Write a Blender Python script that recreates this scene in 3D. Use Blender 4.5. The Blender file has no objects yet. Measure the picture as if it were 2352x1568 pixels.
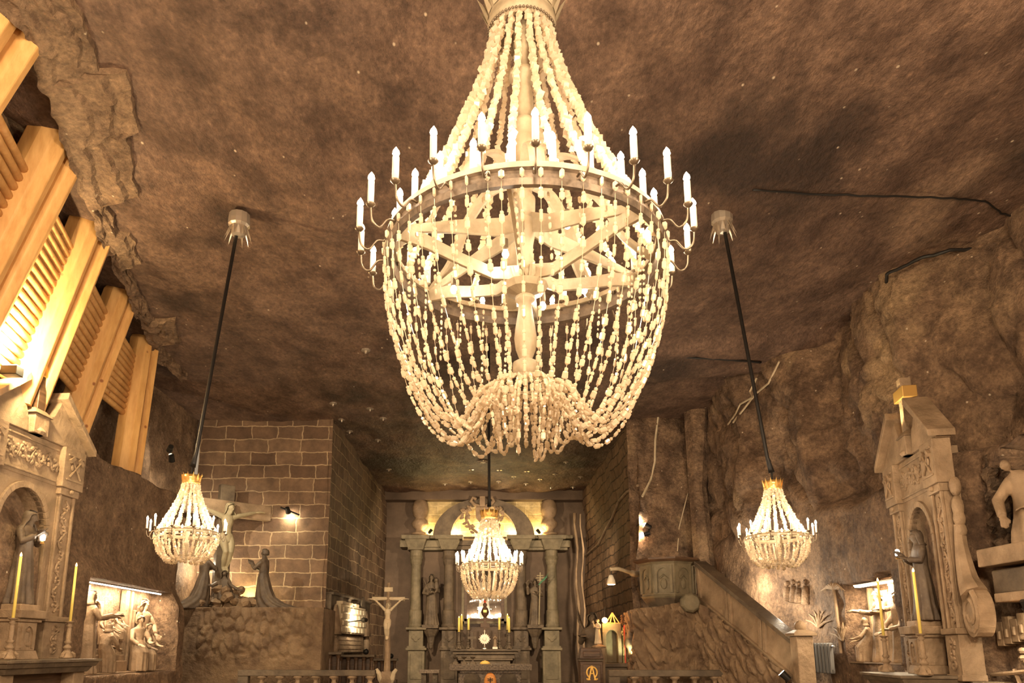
import bpy, math, random
from mathutils import Vector, Matrix, noise

# ---------------------------------------------------------------- camera, world, exposure
SC = bpy.context.scene
COL = SC.collection
PI = math.pi
F, TH, CX, CY, EYE = 1710.0, math.radians(11.75), 1112.0, 1135.0, 1.6
cd = bpy.data.cameras.new('camera'); cam = bpy.data.objects.new('camera', cd); COL.objects.link(cam)
cam.location = (0, 0, EYE); cam.rotation_euler = (PI / 2 + TH, 0, 0)
cd.sensor_width = 36; cd.lens = 36 * F / 2352
cd.shift_x = (1176 - CX) / 2352; cd.shift_y = (CY - 784) / 2352
cd.clip_start = 0.05; cd.clip_end = 300
SC.camera = cam
vs = SC.view_settings
vs.view_transform = 'Standard'; vs.look = 'None'; vs.gamma = 1; vs.use_curve_mapping = False
vs.exposure = 2.05
wd = bpy.data.worlds.new('world'); SC.world = wd; wd.use_nodes = True
wd.node_tree.nodes['Background'].inputs[0].default_value = (1, .75, .5, 1)
wd.node_tree.nodes['Background'].inputs[1].default_value = 0.1
WARM = (1.0, .765, .5)

def lamp(name, kind, loc, power, color=WARM, size=.1, aim=None, angle=60, size_y=None, parent=None):
    l = bpy.data.lights.new(name, kind); l.energy = power; l.color = color
    if kind == 'AREA':
        l.size = size
        if size_y: l.shape = 'RECTANGLE'; l.size_y = size_y
    else: l.shadow_soft_size = size
    if kind == 'SPOT': l.spot_size = math.radians(angle); l.spot_blend = .6
    o = bpy.data.objects.new(name, l); COL.objects.link(o); o.location = loc
    if aim is not None:
        o.rotation_euler = (Vector(aim) - Vector(loc)).to_track_quat('-Z', 'Y').to_euler()
    return o
# unseen fill lights added behind the camera, where the hall's other chandeliers hang
lamp('fill_light_back', 'POINT', (0, -3.5, 6.0), 1250, size=.7)
lamp('fill_light_left_back', 'POINT', (-5, 1.5, 4.6), 430, size=.6)
lamp('fill_light_right_back', 'POINT', (5, 1.5, 4.6), 520, size=.6)

def at(px, py, Y=None, X=None, z=None):
    """a point seen at a place in the photograph and lying in the plane Y, X or z"""
    a = (px - CX) / F; b = (CY - py) / F
    d = Vector((a, math.cos(TH) - b * math.sin(TH), math.sin(TH) + b * math.cos(TH)))
    t = Y / d.y if Y is not None else X / d.x if X is not None else (z - EYE) / d.z
    return Vector((0, 0, EYE)) + d * t
def lerp(a, b, t): return a + (b - a) * t
def interp(pts, x):
    if x <= pts[0][0]: return pts[0][1]
    for (x0, y0), (x1, y1) in zip(pts, pts[1:]):
        if x <= x1: return lerp(y0, y1, (x - x0) / (x1 - x0))
    return pts[-1][1]
def sstep(a, b, x):
    t = min(1, max(0, (x - a) / (b - a))); return t * t * (3 - 2 * t)
def frange(a, b, step):
    n = max(1, int(math.ceil(abs(b - a) / step))); return [a + (b - a) * i / n for i in range(n + 1)]
def fbm(p, o=4, h=.9): return noise.fractal(Vector(p), h, 2.1, o)

# ---------------------------------------------------------------- materials
def mat(name, col, rough=.7, metal=0, emit=None, estr=0, col2=None, scale=3, bump=0, bscale=20, spec=.35,
        patches=None, specks=False, trans=0, alpha=None, coord='Object', detail=6, stretch=None):
    m = bpy.data.materials.new(name); m.use_nodes = True
    nt = m.node_tree; N = nt.nodes; L = nt.links
    b = N['Principled BSDF']
    b.inputs['Base Color'].default_value = (*col, 1); b.inputs['Roughness'].default_value = rough
    b.inputs['Metallic'].default_value = metal; b.inputs['Specular IOR Level'].default_value = spec
    if emit: b.inputs['Emission Color'].default_value = (*emit, 1); b.inputs['Emission Strength'].default_value = estr
    if trans: b.inputs['Transmission Weight'].default_value = trans
    out = None
    if col2 or bump or patches:
        tc = N.new('ShaderNodeTexCoord'); src = tc.outputs[coord]
        if stretch:
            mp = N.new('ShaderNodeMapping'); mp.inputs['Scale'].default_value = stretch
            L.new(src, mp.inputs[0]); src = mp.outputs[0]
    if col2:
        n = N.new('ShaderNodeTexNoise'); n.inputs['Scale'].default_value = scale; n.inputs['Detail'].default_value = detail
        n.inputs['Roughness'].default_value = .62
        L.new(src, n.inputs['Vector'])
        r = N.new('ShaderNodeValToRGB'); r.color_ramp.elements[0].position = .36; r.color_ramp.elements[1].position = .66
        r.color_ramp.elements[0].color = (*col, 1); r.color_ramp.elements[1].color = (*col2, 1)
        L.new(n.outputs[0], r.inputs[0]); out = r.outputs[0]
        if patches:                        # large blotches of another tone
            n2 = N.new('ShaderNodeTexNoise'); n2.inputs['Scale'].default_value = patches[1]; n2.inputs['Detail'].default_value = 5
            L.new(src, n2.inputs['Vector'])
            r2 = N.new('ShaderNodeValToRGB'); r2.color_ramp.elements[0].position = patches[2]; r2.color_ramp.elements[1].position = patches[2] + .12
            L.new(n2.outputs[0], r2.inputs[0])
            mx = N.new('ShaderNodeMix'); mx.data_type = 'RGBA'
            L.new(r2.outputs[0], mx.inputs[0]); L.new(out, mx.inputs[6]); mx.inputs[7].default_value = (*patches[0], 1)
            out = mx.outputs[2]
        if detail >= 9:                    # fine mottling and pale scrapes of worked salt rock
            n4 = N.new('ShaderNodeTexNoise'); n4.inputs['Scale'].default_value = scale * 7; n4.inputs['Detail'].default_value = 8; n4.inputs['Roughness'].default_value = .75
            L.new(src, n4.inputs['Vector'])
            r4 = N.new('ShaderNodeValToRGB'); e4 = r4.color_ramp.elements; e4[0].position = .34; e4[0].color = (.5, .48, .46, 1); e4[1].position = .6; e4[1].color = (1.15, 1.13, 1.08, 1)
            e5 = r4.color_ramp.elements.new(.7); e5.color = (1.75, 1.7, 1.55, 1)
            L.new(n4.outputs[0], r4.inputs[0])
            mx = N.new('ShaderNodeMix'); mx.data_type = 'RGBA'; mx.blend_type = 'MULTIPLY'; mx.inputs[0].default_value = 1
            L.new(out, mx.inputs[6]); L.new(r4.outputs[0], mx.inputs[7]); out = mx.outputs[2]
        if specks:                         # salt crystals
            v = N.new('ShaderNodeTexVoronoi'); v.inputs['Scale'].default_value = 2.6
            L.new(src, v.inputs['Vector'])
            r3 = N.new('ShaderNodeValToRGB'); r3.color_ramp.elements[0].position = .03; r3.color_ramp.elements[1].position = .07
            r3.color_ramp.elements[0].color = (1, 1, 1, 1); r3.color_ramp.elements[1].color = (0, 0, 0, 1)
            L.new(v.outputs['Distance'], r3.inputs[0])
            mx = N.new('ShaderNodeMix'); mx.data_type = 'RGBA'
            L.new(r3.outputs[0], mx.inputs[0]); L.new(out, mx.inputs[6]); mx.inputs[7].default_value = (.62, .5, .36, 1)
            out = mx.outputs[2]
        L.new(out, b.inputs['Base Color'])
    if bump:
        n = N.new('ShaderNodeTexNoise'); n.inputs['Scale'].default_value = bscale; n.inputs['Detail'].default_value = 8
        n.inputs['Roughness'].default_value = .65
        L.new(src, n.inputs['Vector'])
        bp = N.new('ShaderNodeBump'); bp.inputs['Strength'].default_value = bump; bp.inputs['Distance'].default_value = .15
        L.new(n.outputs[0], bp.inputs['Height']); L.new(bp.outputs[0], b.inputs['Normal'])
    return m

def brick_mat(name, axis, c1, c2, mortar, bw=.82, bh=.42, msize=.022, depth=.5):
    m = bpy.data.materials.new(name); m.use_nodes = True
    nt = m.node_tree; N = nt.nodes; L = nt.links; b = N['Principled BSDF']; b.inputs['Roughness'].default_value = .75
    b.inputs['Specular IOR Level'].default_value = .3
    tc = N.new('ShaderNodeTexCoord'); sp = N.new('ShaderNodeSeparateXYZ'); cb = N.new('ShaderNodeCombineXYZ')
    L.new(tc.outputs['Object'], sp.inputs[0])
    L.new(sp.outputs[1 if axis == 'X' else 0], cb.inputs[0]); L.new(sp.outputs[2], cb.inputs[1])
    wn = N.new('ShaderNodeTexNoise'); wn.inputs['Scale'].default_value = 2.4; wn.inputs['Detail'].default_value = 6
    L.new(tc.outputs['Object'], wn.inputs['Vector'])
    ws = N.new('ShaderNodeVectorMath'); ws.operation = 'MULTIPLY_ADD'
    L.new(wn.outputs['Color'], ws.inputs[0]); ws.inputs[1].default_value = (.2, .16, 0); L.new(cb.outputs[0], ws.inputs[2])
    br = N.new('ShaderNodeTexBrick'); br.inputs['Scale'].default_value = 1; br.inputs['Brick Width'].default_value = bw
    br.inputs['Row Height'].default_value = bh; br.inputs['Mortar Size'].default_value = msize; br.inputs['Mortar Smooth'].default_value = .3
    br.offset = .43; br.squash = 1.3; br.squash_frequency = 3
    br.inputs['Color1'].default_value = (*c1, 1); br.inputs['Color2'].default_value = (*c2, 1); br.inputs['Mortar'].default_value = (*mortar, 1)
    L.new(ws.outputs[0], br.inputs['Vector'])
    n = N.new('ShaderNodeTexNoise'); n.inputs['Scale'].default_value = 2.2; n.inputs['Detail'].default_value = 8; n.inputs['Roughness'].default_value = .7
    L.new(tc.outputs['Object'], n.inputs['Vector'])
    r = N.new('ShaderNodeValToRGB'); r.color_ramp.elements[0].position = .3; r.color_ramp.elements[0].color = (.55, .55, .55, 1)
    r.color_ramp.elements[1].position = .75; r.color_ramp.elements[1].color = (1.3, 1.25, 1.15, 1)
    L.new(n.outputs[0], r.inputs[0])
    mx = N.new('ShaderNodeMix'); mx.data_type = 'RGBA'; mx.blend_type = 'MULTIPLY'; mx.inputs[0].default_value = 1
    L.new(br.outputs[0], mx.inputs[6]); L.new(r.outputs[0], mx.inputs[7]); L.new(mx.outputs[2], b.inputs['Base Color'])
    mm = N.new('ShaderNodeMath'); mm.operation = 'MULTIPLY_ADD'; mm.inputs[1].default_value = -1
    L.new(br.outputs['Fac'], mm.inputs[0]); L.new(n.outputs[0], mm.inputs[2])
    bp = N.new('ShaderNodeBump'); bp.inputs['Strength'].default_value = depth; bp.inputs['Distance'].default_value = .12
    L.new(mm.outputs[0], bp.inputs['Height']); L.new(bp.outputs[0], b.inputs['Normal'])
    return m

def wood_mat(name, c1, c2):
    m = mat(name, c1, .45, col2=c2, scale=1.3, stretch=(6, 6, 1.2), bump=.08, bscale=6, spec=.4)
    nt = m.node_tree; N = nt.nodes; L = nt.links; b = N['Principled BSDF']
    src = b.inputs['Base Color'].links[0].from_socket
    tc = N.new('ShaderNodeTexCoord'); v = N.new('ShaderNodeTexVoronoi'); v.inputs['Scale'].default_value = 2.4
    L.new(tc.outputs['Object'], v.inputs['Vector'])
    r = N.new('ShaderNodeValToRGB'); r.color_ramp.elements[0].position = .06; r.color_ramp.elements[0].color = (1, 1, 1, 1)
    r.color_ramp.elements[1].position = .12; r.color_ramp.elements[1].color = (0, 0, 0, 1)
    L.new(v.outputs['Distance'], r.inputs[0])
    mx = N.new('ShaderNodeMix'); mx.data_type = 'RGBA'; L.new(r.outputs[0], mx.inputs[0]); L.new(src, mx.inputs[6])
    mx.inputs[7].default_value = (.28, .1, .03, 1); L.new(mx.outputs[2], b.inputs['Base Color'])
    return m

def bead_mat():
    m = bpy.data.materials.new('salt_crystal'); m.use_nodes = True
    nt = m.node_tree; N = nt.nodes; L = nt.links
    for n in list(N): N.remove(n)
    o = N.new('ShaderNodeOutputMaterial'); d = N.new('ShaderNodeBsdfDiffuse'); t = N.new('ShaderNodeBsdfTranslucent'); g = N.new('ShaderNodeBsdfGlossy')
    d.inputs[0].default_value = (.9, .8, .64, 1); t.inputs[0].default_value = (.84, .74, .57, 1)
    g.inputs['Color'].default_value = (1, .95, .85, 1); g.inputs['Roughness'].default_value = .2
    m1 = N.new('ShaderNodeMixShader'); m1.inputs[0].default_value = .5; m2 = N.new('ShaderNodeMixShader'); m2.inputs[0].default_value = .09
    L.new(d.outputs[0], m1.inputs[1]); L.new(t.outputs[0], m1.inputs[2]); L.new(m1.outputs[0], m2.inputs[1]); L.new(g.outputs[0], m2.inputs[2])
    L.new(m2.outputs[0], o.inputs[0]); return m

M = {}
M['ceil'] = mat('ceiling_salt', (.088, .05, .034), .6, col2=(.225, .138, .095), scale=1.5, bump=.85, bscale=4,
                patches=((.05, .03, .021), .33, .54), specks=True, stretch=(1.1, .7, 1), detail=12)
M['rock'] = mat('rock_salt', (.1, .06, .038), .7, col2=(.31, .2, .125), scale=1.5, bump=1.0, bscale=4.5,
                patches=((.42, .29, .17), .42, .6), specks=True, detail=9)
M['rock_light'] = mat('freshly_cut_rock', (.17, .115, .072), .7, col2=(.4, .3, .2), scale=1.4, bump=1.0, bscale=4, detail=9)
M['rock_low'] = mat('smooth_rock_salt', (.135, .082, .05), .7, col2=(.29, .19, .118), scale=1.6, bump=.8, bscale=4.5, specks=True, detail=9)
M['rock_dark'] = mat('rough_dark_rock', (.05, .032, .02), .8, col2=(.2, .13, .08), scale=3, bump=.9, bscale=5)
M['floor'] = mat('floor_salt', (.1, .07, .05), .35, col2=(.2, .14, .09), scale=2)
M['stone'] = mat('carved_salt', (.2, .135, .08), .6, col2=(.36, .25, .155), scale=2.2, bump=.35, bscale=9, detail=8)
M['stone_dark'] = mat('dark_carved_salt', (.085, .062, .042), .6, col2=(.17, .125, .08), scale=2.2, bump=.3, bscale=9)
M['stone_green'] = mat('greenish_salt', (.12, .098, .06), .6, col2=(.23, .185, .115), scale=2, bump=.25, bscale=8)
M['stone_white'] = mat('pale_salt', (.5, .4, .26), .5, col2=(.62, .5, .34), scale=4, bump=.3, bscale=12)
M['statue'] = mat('brown_statue_salt', (.075, .052, .036), .5, col2=(.14, .1, .065), scale=4, bump=.25, bscale=15)
M['corpus'] = mat('pale_green_salt', (.29, .24, .145), .55, col2=(.38, .31, .19), scale=4, bump=.15, bscale=12)
M['leaf'] = mat('leaf_cut_rock', (.15, .093, .055), .7, col2=(.3, .2, .115), scale=1.6, bump=.6, bscale=8)
M['brick_front'] = brick_mat('salt_bricks_front', 'Y', (.14, .085, .055), (.23, .148, .096), (.46, .34, .22), bh=.47, bw=.9)
M['brick_side'] = brick_mat('salt_bricks_left', 'X', (.12, .077, .05), (.22, .145, .093), (.4, .3, .19), depth=.8, bh=.47)
M['brick_right'] = brick_mat('salt_bricks_right', 'X', (.19, .115, .065), (.24, .15, .088), (.07, .045, .028), bw=1.3, msize=.028, depth=.9)
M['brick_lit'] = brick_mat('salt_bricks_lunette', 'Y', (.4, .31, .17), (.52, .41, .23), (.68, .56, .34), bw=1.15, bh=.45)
M['plain'] = mat('plain_brown_salt', (.085, .056, .036), .7, col2=(.15, .1, .065), scale=.8, bump=.3, bscale=3)
M['wood'] = wood_mat('pine', (.6, .32, .105), (.76, .45, .17))
M['wood2'] = wood_mat('pine_log', (.54, .28, .09), (.7, .4, .15))
M['darkwood'] = mat('dark_wood', (.06, .033, .018), .4, col2=(.12, .065, .035), scale=3, stretch=(1, 1, 8))
M['bead'] = bead_mat()
M['plaster'] = mat('cream_painted_frame', (.34, .275, .18), .45, col2=(.46, .375, .26), scale=5, bump=.1, bscale=20)
M['band'] = mat('grey_ring_metal', (.1, .075, .055), .45, metal=.2, col2=(.24, .18, .13), scale=8)
M['armmetal'] = mat('brushed_nickel', (.2, .155, .11), .35, metal=.8)
M['candle'] = mat('ivory_candle_tube', (.85, .75, .58), .5)
M['wax'] = mat('yellow_wax', (.86, .68, .18), .5)
M['gold'] = mat('gold', (.8, .5, .16), .3, metal=.8)
M['gilt'] = mat('gilt_letter', (.95, .6, .16), .4, metal=.2)
M['black'] = mat('black_cord', (.012, .01, .009), .5)
M['blackmetal'] = mat('black_lamp_housing', (.02, .018, .016), .4, metal=.3)
M['silver'] = mat('silver_metal', (.6, .52, .42), .3, metal=.7)
M['white'] = mat('white_plaster', (.8, .72, .58), .5)
M['granite'] = mat('speckled_granite', (.08, .055, .038), .4, col2=(.3, .22, .15), scale=16)
M['wire'] = mat('thin_wire', (.5, .42, .3), .4, metal=.4)
M['palm'] = mat('green_palm', (.12, .33, .2), .5)
M['moss'] = mat('mossy_salt', (.3, .32, .14), .7, col2=(.5, .48, .26), scale=9, bump=.9, bscale=14)
M['red'] = mat('red_ribbon', (.6, .09, .04), .5)
M['grey'] = mat('grey_radiator_paint', (.13, .125, .12), .4)
M['icon'] = mat('orange_amber', (.9, .3, .06), .4, col2=(1, .5, .14), scale=6)
M['glass'] = mat('clear_glass', (1, 1, 1), .02, trans=1)
EM = {}
def emat(name, col, s):
    EM[name] = mat(name, (0, 0, 0), emit=col, estr=s); return EM[name]
emat('bulb_main', (1, .8, .56), 62); emat('bulb_small', (1, .8, .56), 330); emat('bulb_mid', (1, .8, .56), 160)
emat('bulb_big', (1, .85, .65), 45)
emat('strip', (1, .82, .55), 38); emat('spot', (1, .85, .6), 60); emat('flame', (1, .35, .08), 5)
emat('orange_ball', (1, .42, .1), 14); emat('white_lamp', (1, .88, .7), 8)

# ---------------------------------------------------------------- mesh building
class MB:
    def __init__(s): s.v = []; s.f = []; s.M = None
    def add(s, vs_, fs):
        n = len(s.v); s.v += [tuple(p) for p in vs_]; s.f += [tuple(i + n for i in f) for f in fs]; return s
    def box(s, x0, y0, z0, x1, y1, z1, top=0, topy=None):
        """a box; top > 0 draws its upper rim in (a frustum), < 0 flares it"""
        ty = top if topy is None else topy
        s.add([(x0, y0, z0), (x1, y0, z0), (x1, y1, z0), (x0, y1, z0),
               (x0 + top, y0 + ty, z1), (x1 - top, y0 + ty, z1), (x1 - top, y1 - ty, z1), (x0 + top, y1 - ty, z1)],
              [(3, 2, 1, 0), (4, 5, 6, 7), (0, 1, 5, 4), (1, 2, 6, 5), (2, 3, 7, 6), (3, 0, 4, 7)]); return s
    def obox(s, c, size, rot):
        R = rot; h = [k / 2 for k in size]
        ps = [Vector(c) + R @ Vector((sx * h[0], sy * h[1], sz * h[2])) for sz in (-1, 1) for sx, sy in ((-1, -1), (1, -1), (1, 1), (-1, 1))]
        s.add(ps, [(3, 2, 1, 0), (4, 5, 6, 7), (0, 1, 5, 4), (1, 2, 6, 5), (2, 3, 7, 6), (3, 0, 4, 7)]); return s
    def lathe(s, prof, seg=16, c=(0, 0, 0), sx=1, sy=1):
        vs_ = [];
        for r, z in prof:
            for i in range(seg):
                a = 2 * PI * i / seg; vs_.append((c[0] + r * sx * math.cos(a), c[1] + r * sy * math.sin(a), c[2] + z))
        fs = [(j * seg + i, j * seg + (i + 1) % seg, (j + 1) * seg + (i + 1) % seg, (j + 1) * seg + i) for j in range(len(prof) - 1) for i in range(seg)]
        if prof[0][0] > 1e-4: fs.append(tuple(range(seg))[::-1])
        if prof[-1][0] > 1e-4: fs.append(tuple((len(prof) - 1) * seg + i for i in range(seg)))
        s.add(vs_, fs); return s
    def tube(s, pts, rad, seg=8, flat=1, cap=True):
        pts = [Vector(p) for p in pts]; n = len(pts)
        if not isinstance(rad, (list, tuple)): rad = [rad] * n
        vs_ = []; up = None
        for k, p in enumerate(pts):
            t = (pts[min(k + 1, n - 1)] - pts[max(k - 1, 0)])
            if t.length < 1e-9: t = Vector((0, 0, 1))
            t.normalize()
            if up is None: up = Vector((0, 0, 1)) if abs(t.z) < .9 else Vector((0, 1, 0))
            a = t.cross(up)
            if a.length < 1e-4: a = t.cross(Vector((1, 0, 0)))
            a.normalize(); b = a.cross(t).normalized(); up = b
            for i in range(seg):
                q = 2 * PI * i / seg; vs_.append(p + a * math.cos(q) * rad[k] + b * math.sin(q) * rad[k] * flat)
        fs = [(j * seg + i, j * seg + (i + 1) % seg, (j + 1) * seg + (i + 1) % seg, (j + 1) * seg + i) for j in range(n - 1) for i in range(seg)]
        if cap: fs += [tuple(range(seg))[::-1], tuple((n - 1) * seg + i for i in range(seg))]
        s.add(vs_, fs); return s
    def ball(s, c, r, seg=10, rings=7, rot=None):
        if not isinstance(r, (list, tuple)): r = (r, r, r)
        vs_ = []
        for j in range(rings + 1):
            ph = PI * j / rings
            for i in range(seg):
                q = 2 * PI * i / seg
                p = Vector((r[0] * math.sin(ph) * math.cos(q), r[1] * math.sin(ph) * math.sin(q), -r[2] * math.cos(ph)))
                if rot: p = rot @ p
                vs_.append(Vector(c) + p)
        fs = [(j * seg + i, j * seg + (i + 1) % seg, (j + 1) * seg + (i + 1) % seg, (j + 1) * seg + i) for j in range(rings) for i in range(seg)]
        s.add(vs_, fs); return s
    def prism(s, poly, d0, d1, axis='y'):
        """a polygon of the plane normal to the axis, extruded from d0 to d1"""
        n = len(poly)
        P = (lambda u, w, d: (u, d, w)) if axis == 'y' else (lambda u, w, d: (d, u, w)) if axis == 'x' else (lambda u, w, d: (u, w, d))
        s.add([P(u, w, d0) for u, w in poly] + [P(u, w, d1) for u, w in poly],
              [tuple(range(n))[::-1], tuple(range(n, 2 * n))] + [(i, (i + 1) % n, n + (i + 1) % n, n + i) for i in range(n)]); return s
    def quad(s, a, b, c, d): s.add([a, b, c, d], [(0, 1, 2, 3)]); return s
    def xf(s, mtx):
        s.v = [tuple(mtx @ Vector(p)) for p in s.v]; return s
    def build(s, name, m, parent=None, smooth=False, bevel=0, remesh=0, rot=None, loc=None):
        me = bpy.data.meshes.new(name); me.from_pydata(s.v, [], s.f); me.update()
        me.materials.append(m if not isinstance(m, str) else M[m])
        if smooth:
            me.polygons.foreach_set('use_smooth', [True] * len(me.polygons))
        o = bpy.data.objects.new(name, me); COL.objects.link(o)
        if parent is not None: o.parent = parent
        if loc is not None: o.location = loc
        if rot is not None: o.rotation_euler = rot
        if bevel:
            md = o.modifiers.new('bevel', 'BEVEL'); md.width = bevel; md.segments = 2; md.limit_method = 'ANGLE'
        if remesh:
            md = o.modifiers.new('remesh', 'REMESH'); md.mode = 'VOXEL'; md.voxel_size = remesh; md.use_smooth_shade = True
            md = o.modifiers.new('smooth', 'SMOOTH'); md.iterations = 2; md.factor = .4
        return o
def smooth_by_angle(o): pass

def tag(o, label, cat, group=None):
    o['label'] = label; o['category'] = cat
    if group: o['group'] = group
    return o
def thing(name, label, cat, loc=(0, 0, 0), rz=0, group=None, scale=1):
    o = bpy.data.objects.new(name, None); COL.objects.link(o); o.location = loc; o.rotation_euler = (0, 0, rz); o.scale = (scale,) * 3
    return tag(o, label, cat, group)
def struct(o): o['kind'] = 'structure'; return o
def copy_tree(o, parent=None):
    c = o.copy(); COL.objects.link(c); c.parent = parent
    for ch in [x for x in o.children]: copy_tree(ch, c)
    return c
def grid(name, us, vs_, f, m, smooth=True, **kw):
    b = MB(); nu, nv = len(us), len(vs_)
    b.v = [tuple(f(u, v)) for u in us for v in vs_]
    b.f = [(i * nv + j, (i + 1) * nv + j, (i + 1) * nv + j + 1, i * nv + j + 1) for i in range(nu - 1) for j in range(nv - 1)]
    return b.build(name, m, smooth=smooth, **kw)

# ---------------------------------------------------------------- the cavern
ZC = 9.6
LT = [(-8, -5.2), (8.1, -6.35), (10.6, -7.05), (13.0, -7.75), (15.9, -8.5), (18.8, -9.3), (20.2, -9.3), (20.9, -9.3), (21.0, -9.75), (26, -9.8)]
LB = [(-8, -8.4), (8.1, -8.2), (10.6, -8.4), (13.0, -8.75), (15.9, -9.4), (18.8, -9.35), (20.9, -9.2), (21.0, -9.8), (26, -9.8)]
def ceil_z(x, y):
    z = ZC + .16 * fbm((x * .35, y * .22, 0), 5) + .05 * fbm((x * 1.1, y * .6, 4), 4)
    ex = x - interp(LT, y)                                   # stepped rock where the ceiling meets the left wall
    if y < 21 and ex < 1.8:
        z -= .12 * (1 - sstep(.1, 1.6, ex)) * (.6 + .8 * abs(noise.noise(Vector((x * 1.1, y * .9, 7)))))
    band = x * .22 + y                                       # low dropped band before the chancel
    z -= .28 * sstep(19.5, 20.0, band) * (1 - sstep(21.8, 22.3, band)) * sstep(1.5, 6, x)
    return z
struct(grid('ceiling', frange(-11.5, 11.5, .16), frange(-8, 39, .22), lambda x, y: (x, y, ceil_z(x, y)), 'ceil'))
b = MB(); b.box(-12, -8.5, -.3, 12, 39.5, 0); struct(b.build('floor', 'floor'))
b = MB(); b.box(-12, -8.6, 0, 12, -8.2, 10); struct(b.build('wall_behind', 'rock_low'))

# right wall: rough rock above a ledge, dressed rock below with a carved recess and a niche
RU = [(-8, 10.3), (11, 10.0), (13.3, 9.75), (14.5, 9.0), (14.75, 8.75), (18.1, 8.7), (18.4, 8.3), (20.4, 7.7), (20.9, 7.25), (23.2, 7.5), (23.5, 7.75), (25.5, 7.7)]
RL = [(-8, 8.35), (12.2, 8.3), (12.3, 7.98), (13.1, 8.12), (14.7, 8.3), (19, 8.3), (21.5, 7.7), (23.2, 7.5), (25.5, 7.6)]
REL_R = (15.15, 17.35, 1.30, 3.08)
NICHE = (7.8, 12.12, 3.2, 4.95)
def crack(a, b_, s, amp):
    w = .35 * noise.noise(Vector((a * 1.3, b_ * 1.3, 4)))
    d = noise.voronoi(Vector((a * s + w, b_ * s * .6 + w, 3)))[0]
    return amp * (1 - min(1, (d[1] - d[0]) * 9)) + amp * 1.3 * (d[0] - .3)
def right_wall(y, z):
    lz = 4.95 + .25 * noise.noise(Vector((y * .7, 0, 3)))
    t = sstep(lz - .12, lz + .22, z)
    up = interp(RU, y) - .1 * (z - 6) * .3; lo = interp(RL, y)
    up += .3 * fbm((y * .5, z * .35, 1), 5) + .12 * abs(noise.noise(Vector((y * 1.9, z * 1.3, 5)))) + crack(y, z, .75, .16)
    lo += .07 * fbm((y * .8, z * .8, 9), 4) + crack(y, z, .45, .04)
    if REL_R[0] < y < REL_R[1] and REL_R[2] < z < REL_R[3] + (y - 16) * -.07: lo = 8.95
    yc, hw = (NICHE[0] + NICHE[1]) / 2, (NICHE[1] - NICHE[0]) / 2
    q = abs(y - yc) / hw
    if q < 1 and NICHE[2] < z < NICHE[2] + .75 + 1.05 * math.sqrt(1 - q * q) + .1 * noise.noise(Vector((y * 4, z * 3, 0))):
        lo = 9.2 + .18 * fbm((y * 3, z * 3, 2), 4); t = 0
    return (lerp(lo, up, t), y, z)
ys = sorted(set(frange(-8, 6, .8) + frange(6, 25.6, .11) + [k + d for k in REL_R[:2] for d in (-.005, .005)] + [k + d for k in NICHE[:2] for d in (-.005, .005)]))
zs = sorted(set(frange(0, 9.9, .12) + [k + d for k in (REL_R[2], REL_R[3], NICHE[2]) for d in (-.005, .005)]))
struct(grid('wall_right', ys, zs, right_wall, 'rock'))
def jamb(x, z):
    return (x, 12.07 - .18 * abs(fbm((x * 5, z * 5, 3), 4)) - .12 * (1 - min(1, (lambda d: (d[1] - d[0]) * 3)(noise.voronoi(Vector((x * 5, 1, z * 4)))[0]))), z)
struct(grid('trim_3', frange(8.26, 9.4, .04), frange(3.18, 4.75, .04), jamb, 'rock_dark', smooth=False))
REL_L = (15.55, 20.3, 1.05, 3.08)
def left_wall(y, z):
    lz = 5.86 + .1 * noise.noise(Vector((y * .7, 0, 3)))
    t = sstep(lz - .06, lz + .08, z)
    up = lerp(interp(LB, y), interp(LT, y), (z - 6) / 3.6) - .4
    n = fbm((y * .6, z * .6, 21), 5) - crack(y, z, .6, .35); up += .14 * n
    lo = (-8.5 if y < 20.7 else -9.75) + .09 * n
    if y < 20.7: lo += .28 * sstep(3.9, 3.2, z + (y - 15) * .12 + .2 * n) # swelling rock over the relief
    if REL_L[0] < y < REL_L[1] and REL_L[2] < z < REL_L[3]: lo = -9.0
    return (lerp(lo, up, t), y, z)
ys = sorted(set(frange(-8, 8, .8) + frange(8, 25.6, .12) + [k + d for k in REL_L[:2] + (20.7,) for d in (-.005, .005)]))
zs = sorted(set(frange(0, 9.9, .12) + [k + d for k in REL_L[2:] + (5.8, 5.95) for d in (-.005, .005)]))
struct(grid('wall_left', ys, zs, left_wall, 'rock_low'))
# the end walls of the hall either side of the chancel, and the chancel itself
XL, XR, YF, YB = -5.45, 5.3, 25.3, 38.4
def rough(n, a): return a * fbm((n[0] * .9, n[1] * .9, n[2] * .9), 4)
struct(grid('wall_front_left', frange(-10, XL + .1, .2), frange(0, 9.9, .2), lambda x, z: (x, YF + rough((x, 3, z), .05) + .02, z), 'brick_front'))
struct(grid('wall_chancel_left', frange(YF, YB + .2, .2), frange(0, 9.9, .2), lambda y, z: (XL + .35 * (y - YF) / 13 + rough((7, y, z), .06), y, z), 'brick_side'))
struct(grid('wall_chancel_right', frange(YF + .05, YB + .2, .2), frange(0, 9.9, .2), lambda y, z: (XR - .1 * (y - YF) / 13 + .1 * math.sin(z * 1.1) + rough((3, y, z), .1), y, z), 'brick_right'))
def fr(x, z):
    return (x, YF + .15 + .25 * fbm((x * .7, 3, z * .5), 5) + crack(x, z, .7, .12), z)
struct(grid('wall_front_right', frange(XR - .25, 8.0, .11), frange(0, 9.9, .13), fr, 'rock'))
b = MB(); b.box(-5.6, YB, 0, 5.6, YB + .3, 10); struct(b.build('wall_back', 'plain'))
b = MB(); b.box(-5.3, YB - .75, 9.15, 5.4, YB, 9.75); struct(b.build('trim_1', 'plain', bevel=.05))
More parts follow.
